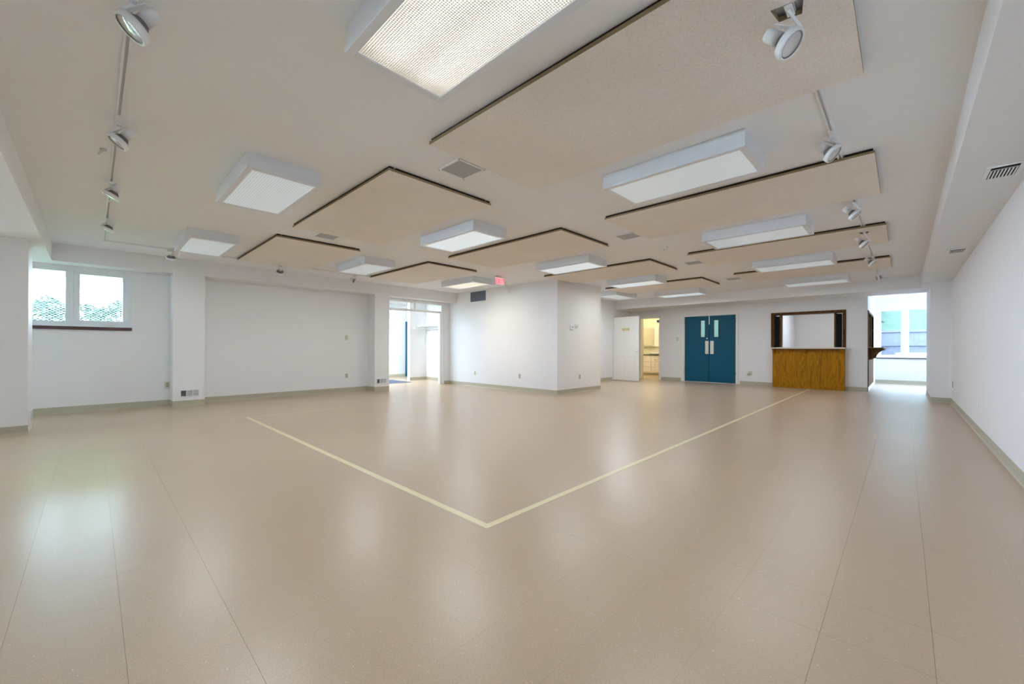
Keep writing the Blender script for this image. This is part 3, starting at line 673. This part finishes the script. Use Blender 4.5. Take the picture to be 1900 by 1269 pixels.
# ================================================================== lighting tracks and spotlights
def rail(mb, p, q, wid=.034, dep=.020):
    p, q = Vector(p), Vector(q); d = q - p; mid = (p + q) / 2
    M4 = Matrix.Translation(mid) @ Matrix.Rotation(math.atan2(d.y, d.x), 4, 'Z')
    mb.obox(M4 @ Matrix.Translation((0, 0, -.003)), d.length, wid, .006)
    for s in (-1, 1): mb.obox(M4 @ Matrix.Translation((0, s * (wid / 2 - .005), -dep / 2 - .003)), d.length, .010, dep - .006)
    return mb
def rail_slot(mb, p, q):
    p, q = Vector(p), Vector(q); d = q - p
    mb.obox(Matrix.Translation((p + q) / 2 + Vector((0, 0, -.008))) @ Matrix.Rotation(math.atan2(d.y, d.x), 4, 'Z'), d.length, .014, .003); return mb
TY, TLX = .126, -8.69
trk = thing('lighting_track', 'white L-shaped lighting track near the mesh-screened window', 'lighting track', (0, 0, ZC))
for p, q in (((-1.2, TY, 0), (-3.93, TY, 0)), ((-3.98, TY, 0), (-6.25, TY, 0)), ((-6.29, TY, 0), (TLX, TY, 0)), ((TLX, TY + .02, 0), (TLX, 2.2, 0)), ((TLX, 2.23, 0), (TLX, 4.6, 0))):
    r = rail(MB(), p, q).build('rail', 'white', trk); rail_slot(MB(), p, q).build('conductor_slot', 'slot', r)
for x in (-3.955, -6.27): MB().box(x - .045, x + .045, TY - .019, TY + .019, -.024, -.0005, bev=.003).build('connector', 'white', trk)
MB().box(TLX - .02, TLX + .02, TY - .02, TY + .03, -.024, -.0005, bev=.003).build('corner_connector', 'white', trk)
trk2 = thing('lighting_track', 'white straight lighting track running above the panels along the blank side wall', 'lighting track', (0, 0, ZC))
for p, q in (((TX, 1.2, 0), (TX, 3.80, 0)), ((TX, 3.83, 0), (TX, 7.6, 0)), ((TX, 7.62, 0), (TX, 11.9, 0))):
    r = rail(MB(), p, q).build('rail', 'white', trk2); rail_slot(MB(), p, q).build('conductor_slot', 'slot', r)
MB().box(TX - .019, TX + .019, 3.77, 3.86, -.024, -.0005, bev=.003).build('connector', 'white', trk2)

def spot(label, x, y, d, drop=.15, k=1.0, along='y', lamp=None, group='white track spotlights'):
    """ring-holder reflector-lamp spotlight; d = aim direction"""
    t = thing('track_spotlight', label, 'spotlight', (x, y, ZC), 0, group)
    m = MB()
    if along == 'x': m.box(-.045, .045, -.016, .016, -.046, -.0205, bev=.003)
    else: m.box(-.016, .016, -.045, .045, -.046, -.0205, bev=.003)
    m.build('track_adapter', 'white', t)
    d = Vector(d).normalized(); c = Vector((0, 0, -drop))
    # stem: flat bent strap from adapter to the ring rim
    up = Vector((0, 0, 1)); u = (up - up.dot(d) * d).normalized(); sdir = d.cross(u)
    R = .062 * k
    Q = Matrix((sdir, u, d)).transposed().to_4x4(); Q.translation = c
    top = c + u * (R + .004)
    m = MB(); m.cyl((0, 0, -.044), (0, 0, -.056), .012, 12)
    a = Vector((0, 0, -.054)); v = top - a; L = v.length; zq = v.normalized(); xq = sdir; yq = zq.cross(xq).normalized(); xq = yq.cross(zq)
    R4 = Matrix((xq, yq, zq)).transposed().to_4x4(); R4.translation = (a + top) / 2
    m.obox(R4, .026 * k, .012, L + .006); m.build('stem_strap', 'white', t)
    # ring holder
    m = MB(); m.lathe([(R, -.016 * k), (R + .004, -.016 * k), (R + .005, .014 * k), (R + .001, .018 * k), (R - .006 * k, .016 * k), (R - .004, -.012 * k), (R, -.016 * k)], Q, 28); m.build('ring_holder', 'white', t)
    m = MB(); m.lathe([(R - .005, .010 * k), (R - .008, .016 * k), (R - .011, .013 * k)], Q, 28); lp = m.build('lamp_rim', 'lampring', t)
    m = MB(); m.lathe([(R - .010, .012 * k), (R * .6, .0155 * k), (R * .25, .0175 * k), (0, .018 * k)], Q, 28); m.build('lamp_face', 'lampglass', t)
    # reflector bulb behind the face, dark neck, rear socket can
    m = MB(); m.lathe([(R - .006, .004 * k), (R * .75, -.026 * k), (R * .48, -.048 * k), (R * .44, -.064 * k)], Q, 24); m.build('reflector_bulb', 'lampring', t)
    m = MB(); rc = R * .50
    m.lathe([(rc - .002, -.050 * k), (rc, -.048 * k), (rc, -.120 * k), (rc * .9, -.128 * k), (0, -.129 * k)], Q, 22); m.build('socket_can', 'white', t)
    # bracket strap from ring over the can
    m = MB(); P4 = Q @ Matrix.Translation((0, (R + rc) / 2 + .006, -.052 * k)); slope = math.atan2(R - rc, .11 * k) * .55
    m.obox(P4 @ Matrix.Rotation(-slope, 4, 'X'), .034 * k, .004, .140 * k); m.build('can_bracket', 'white', t)
    if lamp:
        l = bpy.data.lights.new('spot_beam', 'SPOT'); l.energy = lamp[0]; l.spot_size = math.radians(lamp[1]); l.spot_blend = 1.0; l.color = (1, .80, .48); l.shadow_soft_size = .04
        o = bpy.data.objects.new('spot_beam', l); COL.objects.link(o); o.location = Vector((x, y, ZC)) + c + d * .03; o.rotation_euler = d.to_track_quat('-Z', 'Y').to_euler()
    return t
aimL = (-.05, -.60, -.78)
spot('white track spotlight nearest the camera on the L-shaped track', -2.56, TY, aimL, .15, 1.05, 'x')
spot('white track spotlight beside the rail joint, second on the L-shaped track', -4.05, TY, aimL, .15, 1, 'x')
spot('white track spotlight third from the camera on the L-shaped track', -5.55, TY, (-.1, -.45, -.88), .15, 1, 'x')
spot('white track spotlight closest to the corner of the L-shaped track', -7.15, TY, (-.1, -.45, -.88), .15, 1, 'x')
spot('white track spotlight just above the mesh-screened window side of the soffit', TLX, .90, (-.55, 0, -.83), .15)
spot('white track spotlight under the edge of the window-side panel', TLX, 2.52, (-.75, .1, -.65), .16)
spot('white track spotlight aimed at the wall below the dark grille', TLX, 4.02, (.34, .90, -.29), .16, 1, 'y', (15.0, 40))
aimR = (.70, -.04, -.71)
for s, y, dr in (('white track spotlight poking through the cut-out of the largest panel', 2.255, .20), ('white track spotlight in front of the second panel edge', 3.87, .15),
                 ('white track spotlight before the third panel along the blank side wall', 5.80, .15), ('white track spotlight poking through the third panel', 7.26, .20), ('white track spotlight at the edge of the farthest panel', 9.27, .15)):
    spot(s, TX, y, aimR, dr, 1.0)
spot('white track spotlight farthest along, past the last panel', TX, 11.26, (-.90, -.30, -.20), .15, 1, 'y', (30, 32))
# clear hook beside the track
t = thing('clear_hook', 'small shiny clear plastic hook on the ceiling beside the L-shaped track', 'hook', (-4.72, .06, ZC))
MB().box(-.03, .03, -.02, .02, -.008, -.0005, bev=.002).build('hook_base', 'clear', t)
m = MB()
for i in range(3): m.cyl((-.02 + .02 * i, 0, -.006), (-.02 + .02 * i, -.03, -.045), .005, 8)
m.build('hook_prong', 'clear', t)

# ================================================================== EXIT sign
t = thing('exit_sign', 'ceiling mounted EXIT sign with glowing red letters by the wall corner', 'exit sign', (-6.55, 6.335, ZC))
sx, sy, zt, zb = .055, .155, -.035, -.215
MB().box(-sx, sx, -sy, sy, zb, zt, bev=.006).build('housing', 'fixture', t)
MB().box(-.03, .03, -.06, .06, -.036, -.0005).build('canopy', 'fixture', t)
M['exit_face'] = mat('exit_face', (.75, .55, .56), .4, .4, emit=((1, .45, .47), .08))
M['exit_red'] = mat('exit_red_letters', (.8, .03, .06), .4, .4, emit=((1, .05, .10), .22))
fc = MB().box(sx, sx + .004, -sy + .012, sy - .025, zb + .02, zt - .015).build('sign_face', 'exit_face', t)
y0, hL, wL, st = -sy + .020, .115, .050, .014; zb2 = zb + .028
def stroke(m, ya, za, yb, zb_):
    a, b = Vector((0, ya, za)), Vector((0, yb, zb_)); dd = b - a
    m.obox(Matrix.Translation((sx + .005, (ya + yb) / 2, (za + zb_) / 2)) @ Matrix.Rotation(math.atan2(dd.z, dd.y), 4, 'X'), .003, dd.length + st * .8, st)
for k, ch in enumerate('EXIT'):
    m = MB(); a = y0 + k * .0665 + .006; b = a + wL; lo, hi = zb2 + st / 2, zb2 + hL - st / 2
    if ch == 'E': stroke(m, a, lo, a, hi); [stroke(m, a, z, b - .004, z) for z in (lo, (lo + hi) / 2, hi)]
    if ch == 'X': stroke(m, a, lo, b, hi); stroke(m, a, hi, b, lo)
    if ch == 'I': stroke(m, (a + b) / 2, lo, (a + b) / 2, hi)
    if ch == 'T': stroke(m, a - .003, hi, b, hi); stroke(m, (a + b) / 2, lo, (a + b) / 2, hi)
    m.build('letter', 'exit_red', fc)

# ================================================================== wall things
def reg_y(name, label, cat, x0, x1, z0, z1, y, inner, slats):
    t = thing(name, label, cat, ((x0 + x1) / 2, y, (z0 + z1) / 2)); a, b = (x1 - x0) / 2, (z1 - z0) / 2; e = .025
    m = MB()
    for q in ((-a, a, -b, -b + e), (-a, a, b - e, b), (-a, -a + e, -b + e, b - e), (a - e, a, -b + e, b - e)): m.box(q[0], q[1], -.012, 0, q[2], q[3], bev=.003)
    m.build('frame', 'white', t)
    MB().box(-a + e, a - e, -.003, -.0005, -b + e, b - e).build('grille_core', inner, t)
    for i in range(slats):
        z = -b + e + (i + .5) * (2 * b - 2 * e) / slats
        MB().obox(Matrix.Translation((0, -.006, z)) @ Matrix.Rotation(.6, 4, 'X'), 2 * a - 2 * e, .010, .0025).build('louvre', inner, t)
reg_y('return_air_grille', 'dark grey return air grille high on the wall by the EXIT sign', 'vent', -8.89, -8.19, 2.365, 2.69, YE, 'return_grille', 14)
t = thing('emergency_light', 'small white wall light head on a bracket beneath the EXIT sign', 'emergency light', (-7.40, YE, 2.55))
MB().box(-.05, .05, -.03, 0, -.05, .05, bev=.006).build('base_plate', 'white', t)
MB().cyl((0, -.03, 0), (0, -.07, -.01), .010).build('arm', 'white', t)
Q = Matrix.Translation((.03, -.085, -.02)) @ Vector((.35, -.85, -.4)).to_track_quat('Z', 'Y').to_matrix().to_4x4()
MB().lathe([(0, -.06), (.045, -.052), (.066, 0), (.069, .022), (.062, .025), (0, .018)], Q, 18).build('lamp_head', 'white', t)

def outlet(label, face, pos, m='plate', w=.07, h=.115, switch=False, group='wall plates'):
    """face: '+x', '-x' or '-y', the direction the plate faces"""
    rz = {'-y': 0, '+x': HP, '-x': -HP}[face]
    t = thing('wall_outlet' if not switch else 'light_switch', label, 'outlet' if not switch else 'switch', pos, rz, group)
    MB().box(-w / 2, w / 2, -.007, 0, -h / 2, h / 2, bev=.0025).build('cover_plate', m, t)
    if switch: MB().box(-.006, .006, -.016, -.006, -.012, .012, bev=.002).build('toggle', m, t)
    else:
        for z in (-.022, .022): MB().box(-.017, .017, -.0085, -.006, z - .014, z + .014, bev=.002).build('receptacle', 'plate_dark' if m == 'plate' else m, t)
    return t
outlet('ivory outlet plate under the mesh-screened window beside the pilaster', '+x', (XL, .972, .381), w=.085, h=.13)
outlet('ivory switch plate at chest height on the recessed wall', '+x', (XL, 4.347, 1.33), switch=True)
outlet('ivory outlet plate low on the recessed wall', '+x', (XL, 4.349, .394))
outlet('ivory outlet plate below the dark grille, nearer the vestibule', '-y', (-8.664, YE, .381))
outlet('ivory outlet plate below the EXIT sign, nearer the wall corner', '-y', (-6.956, YE, .376))
outlet('ivory outlet plate low below the thermostat', '+x', (XB, 8.391, .378))
outlet('ivory switch plate between the bathroom doorway and teal doors', '-y', (-5.478, YF, 1.405), switch=True)
outlet('ivory outlet plate on the blank side wall near the pier', '-x', (XR, 11.55, .40), m='plate_dark')
outlet('pale outlet plate lower on the blank side wall nearer the camera', '-x', (XR, 7.877, .379), m='white')
outlet('white switch plate on the far vestibule wall', '+x', (VX, 7.62, 1.30), m='white', switch=True)
t = thing('thermostat', 'small white thermostat with a dark dot on the outer corner wall', 'thermostat', (XB, 8.045, 1.59), HP)
MB().box(-.065, .065, -.028, 0, -.06, .06, bev=.006).build('case', 'white', t); MB().cyl((0, -.029, .005), (0, -.0325, .005), .016).build('dial', 'dark', t)
t = thing('thermostat_guard', 'clear oval cover on the wall next to the thermostat', 'cover', (XB, 8.235, 1.64), HP)
MB().lathe([(.07, 0), (.07, .012), (.055, .03), (0, .034)], Matrix.Rotation(HP, 4, 'X') @ Matrix.Scale(1.0, 4), 22).build('dome', 'white', t)
MB().lathe([(.03, .033), (.034, .038), (.038, .033)], Matrix.Rotation(HP, 4, 'X'), 22).build('dome_ring', 'grille', t)
# plugged socket by the bar
t = thing('plugged_socket', 'ivory socket with a round plug in it between teal doors and bar', 'outlet', (-3.30, YF, .358))
MB().box(-.055, .055, -.008, 0, -.06, .06, bev=.003).build('cover_plate', 'plate', t)
MB().cyl((-.03, -.006, -.025), (-.045, -.06, -.04), .034, 18).build('plug', 'plate', t); MB().cyl((-.0452, -.0605, -.0402), (-.0465, -.066, -.0413), .02, 14).build('plug_cap', 'plate_dark', t)
# sensor over the bathroom doorway
t = thing('door_sensor', 'small white sensor with a black eye above the bathroom doorway', 'sensor', (-6.13, YF - .018, 2.03))
MB().box(-.055, .055, -.05, 0, -.05, .05, bev=.006).build('case', 'white', t); MB().box(-.03, .04, -.054, -.05, -.022, .022, bev=.002).build('eye', 'dark', t)

def floor_register(label, x, y0, y1, z0, z1, dark):
    t = thing('wall_register', label, 'vent', (x, (y0 + y1) / 2, (z0 + z1) / 2), HP); a, b = (y1 - y0) / 2, (z1 - z0) / 2
    m = MB(); e = .012
    for q in ((-a, a, -b, -b + e), (-a, a, b - e, b), (-a, -a + e, -b + e, b - e), (a - e, a, -b + e, b - e)): m.box(q[0], q[1], -.012, 0, q[2], q[3], bev=.002)
    for s in (-1, 1): m.box(s * a / 3 - .006, s * a / 3 + .006, -.012, 0, -b + e, b - e)
    m.build('frame', 'white', t)
    for k in (-1, 0, 1):
        c = k * a * .66
        MB().box(c - a * .27, c + a * .27, -.004, -.0005, -b + e, b - e).build('duct_core', 'dark' if k == dark else 'grille', t)
        for i in range(4):
            z = -b + e + (i + .5) * (2 * b - 2 * e) / 4
            MB().obox(Matrix.Translation((c, -.007, z)) @ Matrix.Rotation(.5, 4, 'X') @ Matrix.Rotation(.22 if k == 0 else 0, 4, 'Y'), a * .5, .008, .0025).build('louvre', 'white' if k != dark else 'grille', t)
floor_register('white three-part wall register low on the pilaster beside the window', PX, 1.115, 1.395, .172, .300, -1)
floor_register('white three-part wall register low on the pilaster by the vestibule opening', PX, 4.95, 5.225, .178, .305, -1)
t = thing('wall_register', 'white wall register low on the narrow side of the pillar', 'vent', (-8.10, -.555, .20), math.pi)
MB().box(-.17, .17, -.012, 0, -.08, .08, bev=.003).build('frame', 'white', t)
for i in range(5): MB().obox(Matrix.Translation((0, -.014, -.05 + .025 * i)) @ Matrix.Rotation(.5, 4, 'X'), .28, .010, .003).build('louvre', 'grille', t)

def soffit_vent(label, x, y):
    t = thing('ceiling_register', label, 'vent', (x, y, ZS + .02)); a, b = .10, .17
    m = MB()
    for q in ((-a, a, -b, -b + .028), (-a, a, b - .028, b), (-a, -a + .028, -b + .028, b - .028), (a - .028, a, -b + .028, b - .028)): m.box(*q, -.009, -.0005, bev=.003)
    m.build('frame', 'white', t)
    MB().box(-a + .028, a - .028, -b + .028, b - .028, -.003, -.0008).build('duct_core', 'black', t)
    for i in range(8):
        xx = -a + .028 + (i + .5) * (2 * a - .056) / 8
        MB().box(xx - .0045, xx + .0045, -b + .10, b - .028, -.008, -.003).build('vane', 'white', t)
    MB().box(-a + .028, a - .028, -b + .085, -b + .10, -.008, -.003).build('vane', 'grille', t)
soffit_vent('white air register under the soffit nearest the camera', .545, 4.83); soffit_vent('white air register under the soffit farther along near the pier', .53, 8.30)

# small marks on the blank wall
# ================================================================== vestibule contents
cs = thing('coat_shelf', 'white shelf with a rail below it in the bright vestibule corner', 'shelf', (-10.9, 7.92, 1.80))
at(cs, MB().box(-11.745, -10.0, 7.60, 7.918, 1.79, 1.815, bev=.003), 'shelf_board', 'white2'); at(cs, MB().box(-11.748, -11.72, 7.45, 7.918, 1.72, 1.79), 'shelf_cleat', 'white2'); at(cs, MB().cyl((-11.70, 7.70, 1.70), (-10.0, 7.70, 1.70), .015), 'hanging_rail', 'chrome')
mt = MB().box(-12.35, -11.14, 5.2, 6.98, .001, .012, bev=.004).build('entrance_mat', 'matblue'); tag(mt, 'dark blue entrance mat on the vestibule floor', 'mat')
t = thing('vestibule_light', 'bright ceiling light panel seen through the transom in the vestibule', 'ceiling light', (-11.9, 6.0, ZC))
M['vest_glow'] = mat('vestibule_diffuser', (.8, .8, .8), .4, .4, emit=((.86, .94, 1.0), 9.0))
MB().box(-.32, .32, -.62, .62, -.07, -.0005, bev=.004).build('housing', 'fixture', t); MB().box(-.28, .28, -.58, .58, -.076, -.07).build('diffuser', 'vest_glow', t)

# ================================================================== bathroom contents
va = thing('bathroom_vanity', 'white vanity with drawers and dark top inside the bathroom', 'vanity', (-7.55, 16.05, 0))
vx0, vx1, vy = -8.4, -7.02, 15.80
at(va, MB().box(vx0, vx1, vy, 16.34, .09, .80, bev=.003), 'cabinet_body', 'doorwhite'); at(va, MB().box(vx0, vx1 - .02, vy + .07, 16.34, 0, .09), 'toe_kick', 'plate'); at(va, MB().box(vx0, vx1 + .02, vy - .03, 16.34, .80, .835, bev=.004), 'vanity_top', 'darkstone')
for z in (.13, .34, .55):
    d = at(va, MB().box(vx1 - .36, vx1 - .02, vy - .018, vy, z, z + .18, bev=.004), 'drawer', 'doorwhite'); at(va, MB().cyl((vx1 - .19, vy - .018, z + .09), (vx1 - .19, vy - .05, z + .09), .014), 'knob', 'brass', d)
    d = at(va, MB().box(vx1 - .72, vx1 - .38, vy - .018, vy, z, z + .18, bev=.004), 'drawer', 'doorwhite')
m = MB(); m.lathe([(.20, 0), (.22, .03), (.235, .075), (.222, .08), (.20, .04), (.0, .02)], Matrix.Translation((-7.30, 16.06, .836)), 26)
sk = m.build('vessel_basin', 'white'); tag(sk, 'white round basin on the dark vanity top', 'sink')
t = thing('basin_tap', 'small chrome tap beside the basin on the vanity', 'tap', (-7.10, 16.22, .836))
MB().cyl((0, 0, 0), (0, 0, .14), .014).cyl((0, 0, .13), (-.02, -.13, .15), .011).build('spout', 'chrome', t); MB().cyl((0, 0, .14), (.04, .02, .19), .009).build('lever', 'chrome', t)
mc = thing('mirror_cabinet', 'white mirror cabinet on the bathroom wall above the vanity', 'cabinet', (-7.35, 16.35, 1.5))
at(mc, MB().box(-8.2, -7.02, 16.23, 16.349, 1.18, 1.98, bev=.004), 'cabinet_body', 'doorwhite'); at(mc, MB().box(-7.9, -7.45, 16.222, 16.23, 1.22, 1.94), 'mirror_door', 'mirror'); at(mc, MB().cyl((-7.12, 16.23, 1.33), (-7.12, 16.20, 1.33), .014), 'knob', 'brass')
t = thing('bathroom_light', 'warm globe light on the bathroom ceiling', 'ceiling light', (-7.2, 15.0, ZC))
M['warm_globe'] = mat('warm_globe_glass', (.9, .85, .7), .3, .4, emit=((1, .87, .60), 9.0))
MB().lathe([(.09, -.0005), (.09, -.03), (.0, -.03)], Matrix.Identity(4), 20).build('base', 'brass', t); MB().lathe([(.08, -.03), (.14, -.08), (.15, -.13), (.10, -.19), (0, -.21)], Matrix.Identity(4), 22).build('globe', 'warm_globe', t)
# kitchen and sunroom lights
M['cool_glow'] = mat('cool_diffuser', (.8, .8, .8), .4, .4, emit=((1, .97, .92), 1.1))
t = thing('kitchen_light', 'flush ceiling light inside the kitchen behind the hatch', 'ceiling light', (-1.85, 15.6, ZC))
MB().box(-.32, .32, -.62, .62, -.08, -.0005, bev=.004).build('housing', 'fixture', t); MB().box(-.28, .28, -.58, .58, -.086, -.08).build('diffuser', 'cool_glow', t)
for k, (x, y) in enumerate(((-.12, 16.4), (.22, 16.9))):
    t = thing('recessed_downlight', ('round ceiling downlight in the sunroom nearer the side counter', 'round ceiling downlight in the sunroom nearer the windows')[k], 'ceiling light', (x, y, ZC), 0, 'sunroom downlights')
    MB().lathe([(.10, -.0005), (.105, -.012), (.085, -.016), (.08, -.004)], Matrix.Identity(4), 24).build('trim_ring', 'white', t); MB().lathe([(.08, -.005), (0, -.008)], Matrix.Identity(4), 24).build('lamp', 'cool_glow', t)

# ================================================================== outdoors
MB().box(-12.5, XL - .25, -1.3, 1.6, .4, 1.19).build('ground', 'lawn', kind='structure')
MB().box(-80, XL - .25, -60, -1.3, .0, .5).build('ground', 'concrete', kind='structure')  # unseen pale ground, added to bounce daylight up to the ceiling
MB().box(-80, -12.5, -8.5, 1.6, .3, 1.19).build('ground', 'lawn', kind='structure')
MB().box(-80, VX - .2, 1.6, 60, .2, .8).build('ground', 'lawn', kind='structure')
MB().box(-5.85, -3.0, YF + FT, 40, -.3, -.01).build('paving', 'paving', kind='structure')
MB().box(-2.95, 30, YK + .2, 40, -.3, .25).build('patio', 'concrete_dark', kind='structure')
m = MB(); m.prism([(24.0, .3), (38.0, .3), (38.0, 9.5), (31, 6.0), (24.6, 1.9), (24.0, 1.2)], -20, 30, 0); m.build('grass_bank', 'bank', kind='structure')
fe = thing('board_fence', 'weathered grey board fence at the foot of the grassy bank', 'fence', (1.5, 23, .25))
for i in range(40):
    x = -3 + i * .15; hgt = 1.60 + random.uniform(-.01, .01)
    MB().box(x - 1.5, x - 1.5 + .142, -.012, .012, 0, hgt).build('board', 'fence', fe)
for z in (.35, 1.02, 1.58): MB().box(-4.6, 1.6, -.06, -.013, z - .05, z + .05).build('rail', 'fence', fe)
hb = thing('garden_shed', 'blue sided garden building beyond the sunroom window', 'shed', (-1.9, 20.3, .25))
for i in range(12): MB().prism([(-1.6 , i * .18), (1.6, i * .18), (1.6, i * .18 + .178), (-1.6, i * .18 + .178)], 1.0 - (.012 if i % 1 else 0), 1.02, 0).build('siding_board', 'siding', hb)
MB().box(-1.2, 1.0, -1.6, 1.6, 0, 2.16).build('shed_body', 'siding', hb); MB().prism([(-1.4, 2.16), (1.2, 2.16), (-.1, 2.9)], -1.75, 1.75, 1).build('shed_roof', 'fence', hb)
bt = thing('planter_bench', 'low pale bench on the patio outside the sunroom window', 'bench', (.9, 20.0, .25))
MB().box(-1.1, 1.1, -.22, .22, .62, .70, bev=.01).build('seat', 'white2', bt)
for x in (-.9, .9): MB().box(x - .05, x + .05, -.2, .2, 0, .62).build('leg', 'siding', bt)
def tree(name, label, x, y, z, h, r, group):
    t = thing(name, label, 'tree', (x, y, z), 0, group)
    MB().lathe([(.16, 0), (.11, h * .35), (.06, h * .6), (0, h * .8)], Matrix.Identity(4), 9).build('trunk', 'bark', t)
    bm = bmesh.new(); rr = random.Random(int(x * 13 + y * 7))
    for k in range(260):
        a, b = rr.uniform(0, 2 * math.pi), math.acos(rr.uniform(-1, 1)); q = r * rr.uniform(.45, 1.0)
        c = Vector((q * math.sin(b) * math.cos(a), q * math.sin(b) * math.sin(a), h * .62 + q * 1.15 * math.cos(b))); s = r * rr.uniform(.10, .2)
        v = [Vector((rr.gauss(0, 1), rr.gauss(0, 1), rr.gauss(0, 1))).normalized() * s for _ in range(4)]
        vv = [bm.verts.new(c + p) for p in v]
        for f in ((0, 1, 2), (0, 2, 3), (0, 1, 3), (1, 2, 3)): bm.faces.new([vv[i] for i in f])
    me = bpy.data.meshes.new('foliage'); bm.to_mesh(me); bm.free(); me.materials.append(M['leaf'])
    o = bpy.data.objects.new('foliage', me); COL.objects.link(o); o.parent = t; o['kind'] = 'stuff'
hd = thing('hedge', 'leafy green hedge outside the mesh-screened window', 'hedge', (-24, -1.5, 1.19))
bm = bmesh.new(); rr = random.Random(5)
for k in range(5200):
    y = rr.uniform(-6.5, 2.9); top = 1.45 + .28 * math.sin(y * 1.1) + .22 * math.sin(y * 2.7 + 1) + .12 * math.sin(y * 6.1)
    c = Vector((rr.uniform(-.7, .7), y, rr.uniform(.1, 1) ** .6 * top)); sz = rr.uniform(.06, .15)
    vv = [bm.verts.new(c + Vector((rr.gauss(0, 1), rr.gauss(0, 1), rr.gauss(0, 1))).normalized() * sz) for _ in range(4)]
    for f in ((0, 1, 2), (0, 2, 3), (0, 1, 3), (1, 2, 3)): bm.faces.new([vv[i] for i in f])
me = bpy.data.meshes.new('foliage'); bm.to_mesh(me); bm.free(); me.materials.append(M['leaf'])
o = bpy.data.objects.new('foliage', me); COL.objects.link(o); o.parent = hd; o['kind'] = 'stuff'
for y in (-5, -2.5, 0, 2.2): MB().lathe([(.07, -.01), (.05, .5), (0, 1.0)], Matrix.Translation((0, y, 0)), 8).build('stem', 'bark', hd)
for k, (x, y) in enumerate(((-6.6, 26), (-4.9, 28), (-3.4, 25))):
    tree('tree', ('tree seen through the narrow glass of the teal door leaf nearer the bathroom', 'tree seen between the two narrow door glasses', 'tree seen through the narrow glass of the teal leaf nearer the hatch')[k], x * 1.6 + (k - 1) * 3, y, 0, 5, 2.0, 'trees outside the teal doors')
